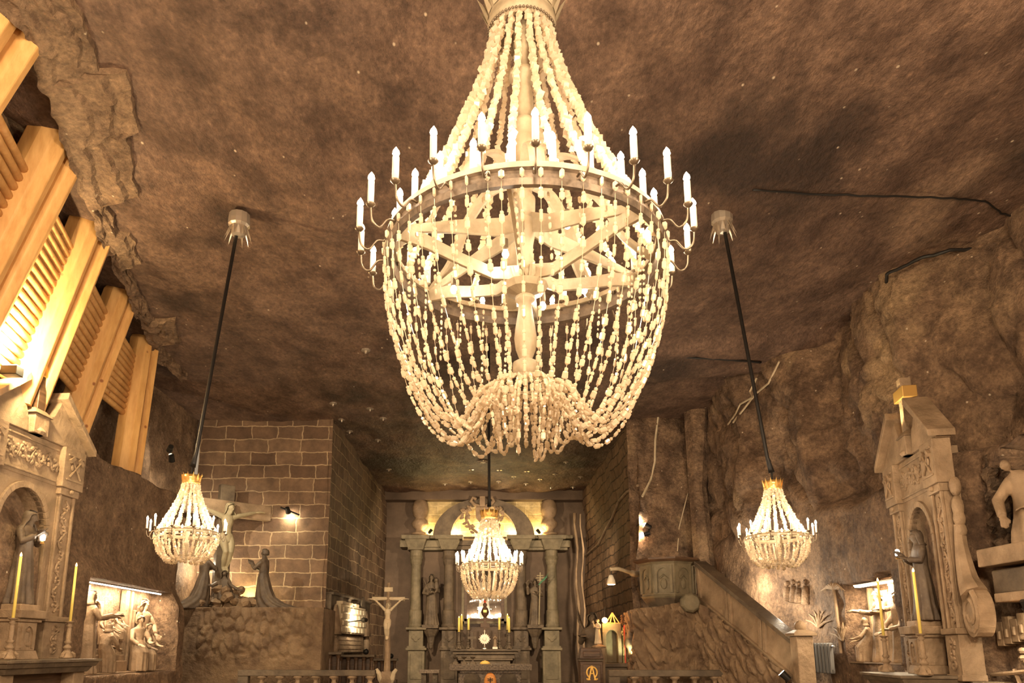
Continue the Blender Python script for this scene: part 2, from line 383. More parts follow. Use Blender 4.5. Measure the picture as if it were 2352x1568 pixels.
# corner pilaster of dark rock on the front right, and upright strips of rock on the left
b = MB(); b.tube([(7.35, 24.8, 4.3), (7.3, 24.9, 7), (7.45, 24.8, 9.7)], [.35, .3, .5], 7); tag(b.build('rock_buttress', 'rock', smooth=False),
    'rough brown rock buttress rising to the ceiling right of the brick chancel', 'rock')

# ---------------------------------------------------------------- timber lining, upper left
beams = [((-5.95, 8.1), (-7.55, 8.1), 5.9, 1.12), ((-6.72, 10.6), (-7.98, 10.6), 5.9, 1.0), ((-7.42, 13.0), (-8.4, 13.0), 5.9, .95),
         ((-8.2, 15.8), (-9.02, 15.6), 5.95, .9), ((-8.88, 18.45), (-8.98, 18.3), 5.75, .9)]
wheres = ['at the top left corner of the picture', 'second from the left, cut by the left edge', 'behind the lamp-lit stone cross', 'with its foot free above the left altar', 'farthest to the right, nearest the chandelier cord']
for i, ((tx, ty), (bx, by), bz, s) in enumerate(beams):
    t = thing('timber_post', 'twin pine log post %s' % wheres[i], 'post', (bx, by, bz), 0, 'pine posts lining the left rock wall')
    H = 9.66 - bz; dx = tx - bx; dy = ty - by
    def log(w, d, ox, oy, hh, name):
        m = MB(); ring = [(-.5, .5), (-.5, .05), (-.34, -.32), (0, -.48), (.34, -.32), (.5, .05), (.5, .5)]
        lv = [(0, 1), (.5, 1), (.955, 1), (.985, .86), (1.0, .5)]
        vv = []
        for u, k in lv:
            for x, y in ring: vv.append((dx * u * hh + ox + y * d * k, dy * u * hh + oy + x * w * k, H * hh * u))
        n = len(ring); ff = [(j * n + q, j * n + (q + 1) % n, (j + 1) * n + (q + 1) % n, (j + 1) * n + q) for j in range(len(lv) - 1) for q in range(n)]
        ff += [tuple(range(n)), tuple((len(lv) - 1) * n + q for q in range(n))]
        # turn each log's rounded face to the room
        vv = [(2 * (dx * 0) + p[0], p[1], p[2]) for p in vv]
        m.add([(ox * 2 - p[0] + 2 * dx * (p[2] / H), p[1], p[2]) for p in vv], ff)
        return m.build(name, 'wood', t, bevel=.02)
    log(.56 * s, .54 * s, .0, -.26 * s, 1.0, 'log')
    log(.38 * s, .42 * s, .04, .22 * s, .97, 'log')
LX = lambda y, z: lerp(interp([(q[1][1], q[1][0]) for q in beams], y), interp([(q[0][1], q[0][0]) for q in beams], y), (z - 5.9) / 3.55)
pan_w = ['between the first and second pine posts', 'between the second and third pine posts', 'between the third and fourth pine posts', 'between the fourth and fifth pine posts']
for i in range(4):
    y0 = beams[i][0][1] + .38; y1 = beams[i + 1][0][1] - .46
    zlo = [6.1, 6.2, 7.0, 7.35][i]; zhi = [8.9, 8.95, 9.0, 9.05][i]; d = .152
    t = thing('log_panel', 'stack of slim horizontal pine logs %s' % pan_w[i], 'log panel', ((beams[i][1][0]), y0, zlo), 0, 'slim log panels between the posts')
    n = int((zhi - zlo) / d)
    for k in range(n):
        z = zlo + (k + .5) * d; m = MB()
        e0 = 0; e1 = 0
        ox = t.location
        p0 = Vector((LX(y0, z) - .2, y0 + e0, z)) - Vector(ox); p1 = Vector((LX(y1, z) - .2, y1 - e1, z)) - Vector(ox)
        m.tube([p0, p1], d * .49, 10); m.build('log', 'wood2', t, smooth=True)
# stepped, broken rock where the ceiling comes down to the timber
def rock_step(y, v):
    k = math.floor(y / 1.3 + .4 * noise.noise(Vector((y, 2, 0)))); w = .75 + .55 * (noise.cell(Vector((k * 1.7, 3.3, .5))) if hasattr(noise, 'cell') else .5)
    x = interp(LT, y) + .42 + (w - .1) * v + .1 * fbm((y * 1.7, v * 2, 5), 4)
    q = math.floor(v * 3 + .5 * noise.noise(Vector((y * 1.1, v * 2, 9)))) / 3
    z = ceil_z(x, y) - .01 - .2 * max(0, 1 - q) * (1 if v < .98 else 0) + .05 * fbm((y * 2.5, v * 4, 8), 5)
    return (x, y, z + (.3 if v > .97 else 0))
struct(grid('trim_2', frange(6.0, 20.8, .07), frange(0, 1, .06), rock_step, 'rock_low', smooth=False))

# ---------------------------------------------------------------- ceiling fittings and cables
def canopy(x, y, z, label, s=1.0):
    t = thing('ceiling_rose', label, 'ceiling rose', (x, y, z), 0, 'silver ceiling roses')
    m = MB(); m.lathe([(.19, .12), (.2, 0), (.2, -.1), (.14, -.16), (.12, -.3), (.05, -.32)], 12); m.v = [(p[0] * s, p[1] * s, p[2] * s) for p in m.v]; m.build('rose_body', 'silver', t)
    m = MB()
    for k in range(12):
        a = k * PI / 6; r = .17
        m.add([(r * math.cos(a - .2), r * math.sin(a - .2), -.15), (r * math.cos(a + .2), r * math.sin(a + .2), -.15), (1.5 * r * math.cos(a), 1.5 * r * math.sin(a), -.42), (.9 * r * math.cos(a), .9 * r * math.sin(a), -.2)],
              [(0, 1, 2), (0, 3, 1), (0, 2, 3), (1, 3, 2)])
    m.v = [(p[0] * s, p[1] * s, p[2] * s) for p in m.v]; m.build('leaf_fringe', 'silver', t)
canopy(-4.6, 12.65, 9.48, 'silver leaf-edged ceiling rose above the left small chandelier')
canopy(4.47, 12.65, 9.55, 'silver leaf-edged ceiling rose above the right small chandelier')
def cable(pts, r, label, m='black', jit=.0):
    P = []
    for p, q in zip(pts, pts[1:]):
        for k in range(6): P.append(Vector(p).lerp(Vector(q), k / 6) + Vector((random.uniform(-jit, jit), random.uniform(-jit, jit), random.uniform(-jit, jit))))
    P.append(Vector(pts[-1])); b_ = MB(); b_.tube(P, r, 6); return tag(b_.build('cable', m, smooth=True), label, 'cable')
def on_ceiling(px, py, d=.03):
    p = at(px, py, z=ZC)
    for _ in range(4): p = at(px, py, z=ceil_z(p.x, p.y) - d)
    return p
cable([on_ceiling(*q) for q in ((1728, 436), (1860, 446), (2030, 450), (2190, 455), (2265, 462), (2300, 490), (2350, 505))], .018, 'thin dark cable along the ceiling from the right ceiling rose', jit=.01)
cable([on_ceiling(*q, .2) for q in ((2036, 690), (2036, 630), (2110, 595), (2180, 575), (2245, 572), (2290, 582), (2360, 582))], .035, 'thick dark cable along the top of the right rock wall', jit=.015)
cable([on_ceiling(*q) for q in ((1490, 815), (1600, 822), (1700, 828), (1748, 832))], .03, 'dark crack, built as a cable, in the ceiling behind the right chandelier cord', jit=.01)  # a crack line of the ceiling, drawn with the cable tube
# rock bolts of the chancel ceiling
bolts = [(765, 926), (850, 938), (785, 963), (803, 990), (880, 960), (893, 1077), (1082, 1078), (1147, 1079), (1210, 1082), (1275, 1088), (1333, 1094), (1081, 1106), (1145, 1105), (1208, 1110), (1265, 1118),
         (1316, 1118), (868, 1010), (840, 804), (1022, 1110), (1300, 1060), (1240, 1100), (1180, 1094)]
for k, (px, py) in enumerate(bolts):
    p = on_ceiling(px, py, .0); wx = 'close to the left brick wall' if px < 900 else 'left of the centre cord' if px < 1120 else 'right of the centre cord' if px < 1230 else 'close to the right brick wall'
    wy = 'in the front row' if py < 1000 else 'in the middle row' if py < 1098 else 'in the row nearest the high altar'
    t = thing('rock_bolt', 'pale rock bolt %s, %s' % (wx, wy), 'bolt', p, 0, 'rock bolts in the ceiling')
    m = MB(); m.lathe([(.13, .05), (.13, -.02), (.04, -.03), (.025, -.1), (0, -.1)], 8); m.build('plate', 'silver', t)
p = on_ceiling(1110, 1057, .0); t = thing('ceiling_star', 'star-edged pale rose on the chancel ceiling left of the centre cord', 'ceiling rose', p)
m = MB(); m.lathe([(.1, .05), (.1, -.1), (0, -.12)], 12); m.build('hub', 'silver', t)
m = MB()
for k in range(12):
    a = k * PI / 6; m.tube([(.08 * math.cos(a), .08 * math.sin(a), -.05), (.3 * math.cos(a), .3 * math.sin(a), -.07)], [.035, .004], 5)
m.build('rays', 'silver', t)

# ---------------------------------------------------------------- chandeliers
def bead_chunk(mb, p, s):
    R = Matrix.Rotation(random.uniform(0, 6.3), 3, 'Z') @ Matrix.Rotation(random.uniform(-.6, .6), 3, 'X') @ Matrix.Rotation(random.uniform(-.5, .5), 3, 'Y')
    mb.obox(p, (s * random.uniform(.75, 1.15), s * random.uniform(.6, 1), s * random.uniform(.8, 1.2)), R)
def bead_oval(mb, p, t, l, w, seg=6, fl=.6):
    t = t.normalized(); a = t.cross(Vector((random.uniform(-1, 1), random.uniform(-1, 1), .1)))
    if a.length < 1e-3: a = t.cross(Vector((1, 0, 0)))
    a.normalize(); c = t.cross(a); vv = [p - t * l]
    for q, k in ((-.55, .8), (.55, .8)):
        for i in range(seg):
            g = 2 * PI * i / seg; vv.append(p + t * l * q + (a * math.cos(g) + c * math.sin(g) * fl) * w * k * 1.15)
    vv.append(p + t * l); n = len(vv) - 1
    ff = [(0, 1 + (i + 1) % seg, 1 + i) for i in range(seg)] + [(1 + i, 1 + (i + 1) % seg, 1 + seg + (i + 1) % seg, 1 + seg + i) for i in range(seg)] + [(n, 1 + seg + i, 1 + seg + (i + 1) % seg) for i in range(seg)]
    mb.add(vv, ff)
def resample(pts, step):
    out = []; d = 0
    for p, q in zip(pts, pts[1:]):
        L = (q - p).length
        while d < L:
            out.append((p.lerp(q, d / L), (q - p))); d += step
        d -= L
    return out
def smoothpath(ctrl, n=8):
    P = [Vector(p) for p in ctrl]; P = [2 * P[0] - P[1]] + P + [2 * P[-1] - P[-2]]; out = []
    for i in range(1, len(P) - 2):
        for k in range(n):
            t = k / n
            out.append(.5 * ((2 * P[i]) + (P[i + 1] - P[i - 1]) * t + (2 * P[i - 1] - 5 * P[i] + 4 * P[i + 1] - P[i + 2]) * t * t + (3 * P[i] - P[i - 1] - 3 * P[i + 1] + P[i + 2]) * t ** 3))
    out.append(P[-2]); return out
def strand_mesh(ctrl, s, style, wire, sparse_until=0):
    """beads threaded along a curve in the local XZ plane"""
    mb = MB(); pts = smoothpath(ctrl); mb.tube(pts[::2] + [pts[-1]], wire, 3, cap=False)
    if style == 'chunk':
        for p, t in resample(pts, s * 1.02): bead_chunk(mb, p + Vector((random.uniform(-.18, .18) * s, random.uniform(-.18, .18) * s, 0)), s)
    else:
        tot = sum((q - p).length for p, q in zip(pts, pts[1:])); done = 0; k = 0
        seq = resample(pts, s * .5); i = 0
        while i < len(seq):
            p, t = seq[i]; f = i / len(seq); sparse = f < sparse_until
            if k % 2 == 0: bead_oval(mb, p, t, s * random.uniform(.75, 1.0) * (1.15 if sparse else 1), s * random.uniform(.48, .6), 7); adv = 3 if not sparse else 6
            else: bead_oval(mb, p, t, s * .36, s * .38, 5, 1); adv = 2
            k += 1; i += adv
    return mb

def chandelier(loc, label, R, zc, zr, zb, rc, n_out, n_in, n_top, n_bowl, bs, bulb, tall=.34, cup=.045, main=False, group=None, arm_out=None, cord_top=None, phase=0.0):
    t = thing('chandelier', label, 'chandelier', loc, 0, group)
    Hh = zc - zr; S = R / 1.44; arm_out = arm_out or 1.71 / 1.44 * R
    # ring: a band with a moulded lower edge
    m = MB(); rr = [(R * .955, -.075 * S), (R * 1.0, -.085 * S), (R * 1.012, -.03 * S), (R * .99, -.02 * S), (R * .99, .06 * S), (R * 1.012, .075 * S), (R * .955, .085 * S), (R * .94, 0), (R * .955, -.075 * S)]
    m.lathe(rr, 72, (0, 0, zr)); m.f = m.f[:-2] if True else m.f
    m.build('ring', 'band' if main else 'plaster', t, smooth=False)
    if main:
        m = MB(); m.lathe([(R * .93, .085 * S), (R * 1.0, .087 * S), (R * 1.0, .14 * S), (R * .93, .14 * S), (R * .93, .085 * S)], 72, (0, 0, zr)); m.f = m.f[:-2]
        m.build('gallery', 'plaster', t)
    # stem
    m = MB(); k = S if not main else 1
    if main:
        prof = [(.0, zb + .66), (.09, zb + .69), (.135, zb + .77), (.13, zb + .86), (.06, zb + .9), (.075, zb + .93), (.10, zb + 1.0), (.115, zb + 1.12), (.1, zb + 1.25), (.075, zb + 1.4), (.065, zb + 1.5), (.1, zb + 1.53), (.1, zb + 1.57), (.06, zb + 1.6), (.085, zb + 1.72),
                (.15, zb + 1.78), (.15, zb + 1.86), (.08, zb + 1.9), (.09, zb + 2.15), (.12, zb + 2.3), (.12, zb + 2.42), (.07, zb + 2.46), (.115, zb + 2.52), (.12, zb + 2.68), (.075, zb + 2.75), (.13, zb + 2.9), (.12, zb + 3.0), (.08, zb + 3.05), (.11, zb + 3.2),
                (.14, zb + 3.3), (.12, zb + 3.36), (.12, zb + 3.5), (.145, zb + 3.53), (.145, zb + 3.58), (.1, zb + 3.62), (.125, zb + 3.7), (.11, zb + 3.95), (.075, zb + 4.1), (.15, zb + 4.14), (.15, zb + 4.2), (.09, zb + 4.24), (.085, zb + 4.5),
                (.1, zb + 4.55), (.085, zb + 4.6), (.1, zb + 4.75), (.07, zb + 4.9), (.05, zc + .1), (0, zc + .1)]
    else:
        prof = [(0, zb + .1 * Hh), (.03, zb + .12 * Hh), (.05, zr - .25 * Hh), (.02, zr - .1 * Hh), (.05, zr), (.03, zr + .3 * Hh), (.02, zc), (0, zc)]
    m.lathe(prof, 16); m.build('stem', 'plaster', t, smooth=True)
    # crown
    m = MB()
    c = 1 if main else .8
    m.lathe([(rc * .86, -.12 * c * rc / .37), (rc * 1.0, -.1 * c * rc / .37), (rc * 1.03, .0), (rc * .97, .04), (rc * 1.0, .12 * rc / .37), (rc * 1.12, .3 * rc / .37), (rc * 1.06, .3 * rc / .37), (rc * .9, .1 * rc / .37), (rc * .86, -.12 * c * rc / .37)], 32, (0, 0, zc)); m.f = m.f[:-2]
    cr = m.build('crown', 'plaster' if main else 'gold', t, smooth=True)
    m = MB(); nf = 18 if main else 12
    for k in range(nf):
        a = 2 * PI * k / nf; q = 2 * PI * .36 / nf; h = rc * (.75 if main else 1.0); r0, r1 = rc * 1.02, rc * (1.35 if main else 1.22); z0 = zc + rc * (.2 if main else .1)
        m.add([(r0 * math.cos(a - q), r0 * math.sin(a - q), z0), (r0 * math.cos(a + q), r0 * math.sin(a + q), z0), (r1 * math.cos(a), r1 * math.sin(a), z0 + h), (r0 * .9 * math.cos(a), r0 * .9 * math.sin(a), z0 + h * .3)],
              [(0, 1, 2), (1, 3, 2), (3, 0, 2), (0, 3, 1)])
    m.build('crown_leaves', 'plaster' if main else 'gold', cr)
    if main:
        m = MB()
        for k in range(60):
            a = 2 * PI * k / 60; m.ball((rc * 1.0 * math.cos(a), rc * 1.0 * math.sin(a), zc - .11), .016, 6, 4)
        m.build('beading', 'armmetal', cr)
        m = MB(); m.lathe([(0, zc + .5), (.12, zc + .45), (.14, zc + .3), (.1, zc + .2), (.05, zc + .1)], 12)
        m.build('crown_knob', 'plaster', cr, smooth=True)
    # bead strands between crown and ring, four meshes of each kind turned about the stem
    random.seed(11)
    protos = []
    for k in range(4):
        p = []
        for j in range(9):
            u = j / 8; p.append((rc * .86 + (R * .93 - rc * .86) * u ** 1.32, 0, zc - .1 * rc / .37 - (Hh - .1 * S - .1 * rc / .37) * u))
        protos.append(strand_mesh(p, bs * (1.15 if main else 1.5), 'chunk', bs * .06).build('upper_bead_strand', 'bead', t).data)
    first = [o for o in t.children if o.name.startswith('upper_bead')]
    for i in range(n_top):
        o = first[i] if i < 4 else first[i % 4].copy()
        if i >= 4: COL.objects.link(o)
        o.rotation_euler = (0, 0, 2 * PI * i / n_top + .02 * math.sin(i * 3))
    D = zr - zb
    rs = .28 * S if main else .42 * R
    zs_ = zb + (.64 if main else .18 * D)
    first = []
    for k in range(6):
        j = random.uniform(-.02, .09) * D
        if main: ctrl = [(R * 1.01, 0, zr + .02), (R * .99, 0, zr - .22 * D), (R * .94, 0, zr - .42 * D), (R * .82, 0, zr - .7 * D + j), (R * .65, 0, zr - .9 * D + j), (R * .47, 0, zr - .96 * D + j), (R * .33, 0, zr - .8 * D + j), (rs + .02, 0, zs_)]
        else: ctrl = [(R * 1.0, 0, zr - .02), (R * .97, 0, zr - .35 * D), (R * .83, 0, zr - .7 * D), (R * .62, 0, zr - .95 * D + j), (R * .5, 0, zr - 1.0 * D + j), (rs, 0, zs_)]
        first.append(strand_mesh(ctrl, bs * (1 if main else 1.35), 'oval' if main else 'chunk', bs * .06, .42).build('lower_bead_strand', 'bead', t))
    for i in range(n_bowl):
        o = first[i] if i < 6 else first[(i * 5 + i // 6) % 6].copy()
        if i >= 6: COL.objects.link(o)
        o.rotation_euler = (0, 0, 2 * PI * i / n_bowl + random.uniform(-.02, .02))
    m = MB(); m.lathe([(rs * .93, zs_ - .012), (rs, zs_ - .012), (rs * 1.04, zs_ + .02), (rs * .93, zs_ + .02), (rs * .93, zs_ - .012)], 32); m.f = m.f[:-2]
    m.build('lower_ring', 'plaster', t)
    if main:
        first = []
        for k in range(3):
            first.append(strand_mesh([(rs, 0, zs_ - .01), (rs * 1.12, 0, zs_ - .25), (rs * 1.0, 0, zb - .02 + .1 * k)], bs * .95, 'oval', .002, 0).build('pendant_bead_strand', 'bead', t))
        for i in range(22):
            o = first[i] if i < 3 else first[i % 3].copy()
            if i >= 3: COL.objects.link(o)
            o.rotation_euler = (0, 0, 2 * PI * i / 22 + .1)
        for k in range(26):
            m = MB()
            a = 2 * PI * k / 26; r = R * .84; z = zr - .15
            pth = [Vector((r * math.cos(a), r * math.sin(a), zr - .03)), Vector((r * .98 * math.cos(a + .03), r * .98 * math.sin(a + .03), zr - .5 - .25 * (k % 3)))]
            for j, (p, tt) in enumerate(resample(pth, .072)):
                bead_oval(m, p, tt, .034 if j % 2 == 0 else .015, .02 if j % 2 == 0 else .015, 6)
            m.build('inner_bead_strand', 'bead', t)
        # radial boards of the frame and the arched braces above them
        m0 = None
        for k in range(6):
            m = MB(); a = 2 * PI * (k + .35) / 6; w = .075
            pr = [(.1, -.2, -.12), (.35, -.24, -.19), (.7, -.15, -.1), (1.05, -.05, .02), (R * .96, 0, .06)]
            top = [(x, zr + z1 + .05) for x, z0, z1 in pr]; bot = [(x, zr + z0 - .03) for x, z0, z1 in pr][::-1]
            m.prism(top + bot, -.02, .02)
            m.prism([(.1, zr + .52), (.3, zr + .42), (.75, zr + .3), (R * .95, zr + .1), (R * .95, zr + .04), (.72, zr + .16), (.3, zr + .22), (.1, zr + .3)], -.016, .016)
            m.build('radial_board', 'plaster', t, rot=(0, 0, a), bevel=.006)
        for k in range(8):
            m = MB(); a = 2 * PI * (k + .1) / 8
            pth = smoothpath([(.16, 0, zr + .95), (.5, 0, zr + .98), (.82, 0, zr + .72), (1.02, 0, zr + .35), (R * .94, 0, zr + .1)])
            m.tube(pth, .075, 6, flat=.22); m.build('scroll_brace', 'plaster', t, rot=(0, 0, a))
        m = MB()
        for k in range(10):
            a = 2 * PI * k / 10; m.tube([(.1 * math.cos(a), .1 * math.sin(a), zr - .3), (.17 * math.cos(a), .17 * math.sin(a), zr - .12)], .018, 6)
        m.lathe([(.08, zr - .38), (.2, zr - .34), (.24, zr - .28), (.1, zr - .26)], 12); m.build('hub', 'plaster', t)
        for k, (a, r, z) in enumerate(((-2.2, .35, zr - .02), (2.75, .8, zr - .1), (.45, .72, zr - .1), (1.0, .38, zr - .28), (-.6, .5, zr + .3))):
            m = MB(); m.lathe([(.028, .1), (.032, 0), (.026, -.02)], 10, (r * math.cos(a), r * math.sin(a), z)); s_ = m.build('bulb_socket', 'armmetal', t)
            m = MB(); m.ball((r * math.cos(a), r * math.sin(a), z - .06), (.034, .034, .045), 12, 8); m.build('light_bulb', EM['bulb_big'], s_, smooth=True)
    else:
        m = MB(); nb = 6
        for k in range(nb):
            a = 2 * PI * k / nb + .3; m.tube([(R * .95 * math.cos(a), R * .95 * math.sin(a), zr - .04), (rs * math.cos(a), rs * math.sin(a), zs_)], .014, 4, flat=.5)
            a2 = 2 * PI * (k + 1) / nb + .3; m.tube([(R * .9 * math.cos(a), R * .9 * math.sin(a), zr + .06), (R * .9 * math.cos(a2), R * .9 * math.sin(a2), zr + .06)], .012, 4)
        m.build('frame_bars', 'plaster', t)
    # candle arms: one outer tier on curved arms, one inner tier standing on the ring
    cw = (.031 if main else .024) * (tall / .34)
    def candle_set(r_base, r_c, dz, n, ph, curved):
        proto = None
        for i in range(n):
            if proto is None:
                m = MB(); k = tall / .34
                zp = zr + dz
                if curved: m.tube(smoothpath([(r_base, 0, zr + .01), (r_base + (r_c - r_base) * .3, 0, zr - .0 * k), (lerp(r_base, r_c, .62), 0, zp - .2 * k), (lerp(r_base, r_c, .92), 0, zp - .15 * k), (r_c, 0, zp - .02)], 6), .011 * k, 6)
                else: m.tube([(r_c, 0, zr + .05), (r_c, 0, zp)], .012 * k, 6)
                m.lathe([(.012 * k, -.03 * k), (.03 * k, -.012 * k), (cup, .004), (cup, .008), (.02 * k, .0)], 14, (r_c, 0, zp))
                proto = m.build('candle_arm', 'armmetal', t, smooth=True)
                m = MB(); m.lathe([(cw, .0), (cw, tall * .7), (cw * .8, tall * .72)], 10, (r_c, 0, zp)); m.build('candle', 'candle', proto, smooth=True)
                m = MB(); m.lathe([(cw * .55, tall * .72), (cw * 1.05, tall * .8), (cw * .85, tall * .88), (cw * .3, tall * .96), (0, tall * 1.0)], 8, (r_c, 0, zp)); m.build('candle_bulb', EM[bulb], proto, smooth=True)
                o = proto
            else: o = copy_tree(proto, t)
            o.rotation_euler = (0, 0, 2 * PI * (i + ph) / n)
    candle_set(R * 1.01, arm_out, .1 * S, n_out, .0, True)
    if n_in: candle_set(R, R * .94, .16 * S, n_in, .5, False)
    if cord_top is not None:
        m = MB(); L = Vector((cord_top[0] - loc[0], cord_top[1] - loc[1], cord_top[2] - loc[2]))
        m.tube([(0, 0, zc + .28), (L.x * .1, 0, zc + .55), L], [.055, .034, .034], 8); m.build('cord', 'black', t, smooth=True)
        m = MB(); m.tube([(0, 0, zc - .05), (0, 0, zc + .3)], .02, 6); m.build('hook', 'blackmetal', t)
    return t
# the great chandelier: its hanging rod runs up out of the picture to the ceiling
main = chandelier((.416, 7.0, EYE), 'huge crystal bead chandelier with candle bulbs filling the centre of the picture', 1.42, 6.74, 3.9, 1.93, .37, 24, 24, 22, 54, .05, 'bulb_main', main=True)
m = MB(); m.tube([(0, 0, 7.0), (0, 0, 8.05)], .03, 8); m.build('hanging_rod', 'blackmetal', main)
sm = dict(n_out=12, n_in=0, n_top=16, n_bowl=20, bs=.028, bulb='bulb_small', tall=.22, cup=.032, group='small crystal bead chandeliers')
chandelier((-5.1, 12.65, EYE), 'small crystal bead chandelier hanging on the left before the stone crucifix', .515, 2.84, 1.94, 1.45, .15, arm_out=.64, cord_top=(-4.6, 12.65, 9.55), **sm)
chandelier((5.02, 12.65, EYE), 'small crystal bead chandelier hanging on the right above the pulpit stair', .515, 2.74, 1.87, 1.36, .15, arm_out=.63, cord_top=(4.47, 12.65, 9.6), **sm)
sm.update(n_out=20, n_in=12, n_top=20, n_bowl=28, bs=.036, bulb='bulb_mid', tall=.3)
chandelier((.13, 18.6, EYE), 'middle-sized crystal bead chandelier hanging before the high altar', .70, 3.27, 2.03, 1.24, .21, arm_out=.83, cord_top=(.12, 18.6, 9.6), **sm)

# ---------------------------------------------------------------- figures
def hand(mb, w, d, s, side=1, curl=.5):
    """palm and five bent fingers leaving the wrist w in direction d"""
    w = Vector(w); d = Vector(d).normalized(); n = d.cross(Vector((0, 0, 1)))
    if n.length < .1: n = d.cross(Vector((0, 1, 0)))
    n.normalize(); dn = n.cross(d).normalized() * -1
    R = Matrix((n, dn, d)).transposed()
    mb.ball(w + d * .045 * s, (.042 * s, .02 * s, .055 * s), 8, 6, R)
    for k, L in enumerate((.068, .078, .074, .06)):
        o = w + d * .08 * s + n * (k - 1.5) * .021 * s
        mb.tube([o, o + d * L * .5 * s + dn * .01 * s, o + d * L * s * (1 - .3 * curl) + dn * .05 * curl * s], [.0115 * s, .011 * s, .008 * s], 6)
    o = w + d * .03 * s - n * side * .035 * s
    mb.tube([o, o - n * side * .025 * s + d * .03 * s, o - n * side * .02 * s + d * .065 * s], [.014 * s, .012 * s, .009 * s], 6)
def robe(mb, rings, folds=11, amp=.1, seg=44, ph=0, h=1):
    """stacked oval rings (z, rx, ry, cx, cy); pleats fade upward"""
    vv = []; zt = rings[-1][0]
    for z, rx, ry, cx, cy in rings:
        k = amp * max(0, 1 - z / (zt * .8))
        for i in range(seg):
            a = 2 * PI * i / seg; q = 1 + k * (math.sin(a * folds + ph + z * 3) + .5 * math.sin(a * folds * .5 + 2 * ph - z * 5))
            vv.append(((cx + rx * math.cos(a) * q) * h, (cy + ry * math.sin(a) * q) * h, z * h))
    n = len(rings); ff = [(j * seg + i, j * seg + (i + 1) % seg, (j + 1) * seg + (i + 1) % seg, (j + 1) * seg + i) for j in range(n - 1) for i in range(seg)]
    ff += [tuple(range(seg))[::-1], tuple((n - 1) * seg + i for i in range(seg))]; mb.add(vv, ff)
STAND = [(0, .15, .13, 0, 0), (.03, .15, .13, 0, 0), (.18, .125, .105, 0, 0), (.36, .112, .095, 0, .0), (.5, .1, .082, 0, 0), (.58, .088, .07, 0, 0), (.68, .1, .073, 0, 0), (.76, .115, .068, 0, 0), (.805, .11, .058, 0, .005), (.83, .06, .045, 0, .005), (.85, .03, .032, 0, 0), (.88, .028, .03, 0, -.004)]
def head(mb, c, h, turn=0, tilt=0, beard=False, r=1):
    R = Matrix.Rotation(turn, 3, 'Z') @ Matrix.Rotation(tilt, 3, 'X'); c = Vector(c) * h
    P = lambda x, y, z: c + R @ (Vector((x, y, z)) * h * r)
    mb.ball(c, (.041 * h * r, .05 * h * r, .056 * h * r), 14, 10, R)
    mb.ball(P(0, -.012, -.03), (.03 * h * r, .034 * h * r, .038 * h * r), 10, 8, R)          # jaw
    mb.tube([P(0, -.045, .012), P(0, -.062, -.012), P(0, -.05, -.018)], [.006 * h * r, .011 * h * r, .006 * h * r], 6)   # nose
    for sx in (-1, 1):
        mb.ball(P(.018 * sx, -.046, .01), (.0075 * h * r,) * 3, 6, 4); mb.ball(P(.017 * sx, -.046, .021), (.013 * h * r, .006 * h * r, .004 * h * r), 6, 4, R)
        mb.ball(P(.042 * sx, .002, -.002), (.006 * h * r, .012 * h * r, .017 * h * r), 6, 5, R)
    mb.ball(P(0, -.047, -.03), (.014 * h * r, .006 * h * r, .004 * h * r), 6, 4, R); mb.ball(P(0, -.046, -.037), (.012 * h * r, .006 * h * r, .004 * h * r), 6, 4, R)
    if beard: mb.ball(P(0, -.028, -.06), (.026 * h * r, .026 * h * r, .035 * h * r), 8, 6, R)
    return R
def hair(name, c, h, turn, m, parent, long=0, veil=False, tilt=0):
    """hair cap, or a veil falling to the shoulders"""
    R = Matrix.Rotation(turn, 3, 'Z') @ Matrix.Rotation(tilt, 3, 'X'); b_ = MB(); c = Vector(c) * h; seg = 18; vv = []; rows = []
    k = 1.22 if veil else 1.1
    prof = [(0, .062), (.028, .056), (.044, .038), (.05, .012), (.05, -.015), (.048, -.04)] + ([(.055, -.075), (.075, -.11), (.09, -.15), (.085, -.2)] if veil or long else [])
    if long and not veil: prof = prof[:8]
    for j, (r, z) in enumerate(prof):
        for i in range(seg):
            a = PI * (-.02 + 1.04 * i / (seg - 1)) if j > 2 else PI * (-.2 + 1.4 * i / (seg - 1))
            if j < 2: a = 2 * PI * i / (seg - 1)
            p = Vector((r * k * math.cos(a), r * k * 1.15 * math.sin(a) + .004, z)) * h
            if j < 6: p = R @ p
            vv.append(c + p + Vector((0, 0, .004 * h)))
    n = len(prof); b_.add(vv, [(j * seg + i, j * seg + i + 1, (j + 1) * seg + i + 1, (j + 1) * seg + i) for j in range(n - 1) for i in range(seg - 1)])
    o = b_.build(name, m, parent, smooth=True); md = o.modifiers.new('thick', 'SOLIDIFY'); md.thickness = .012 * h; return o
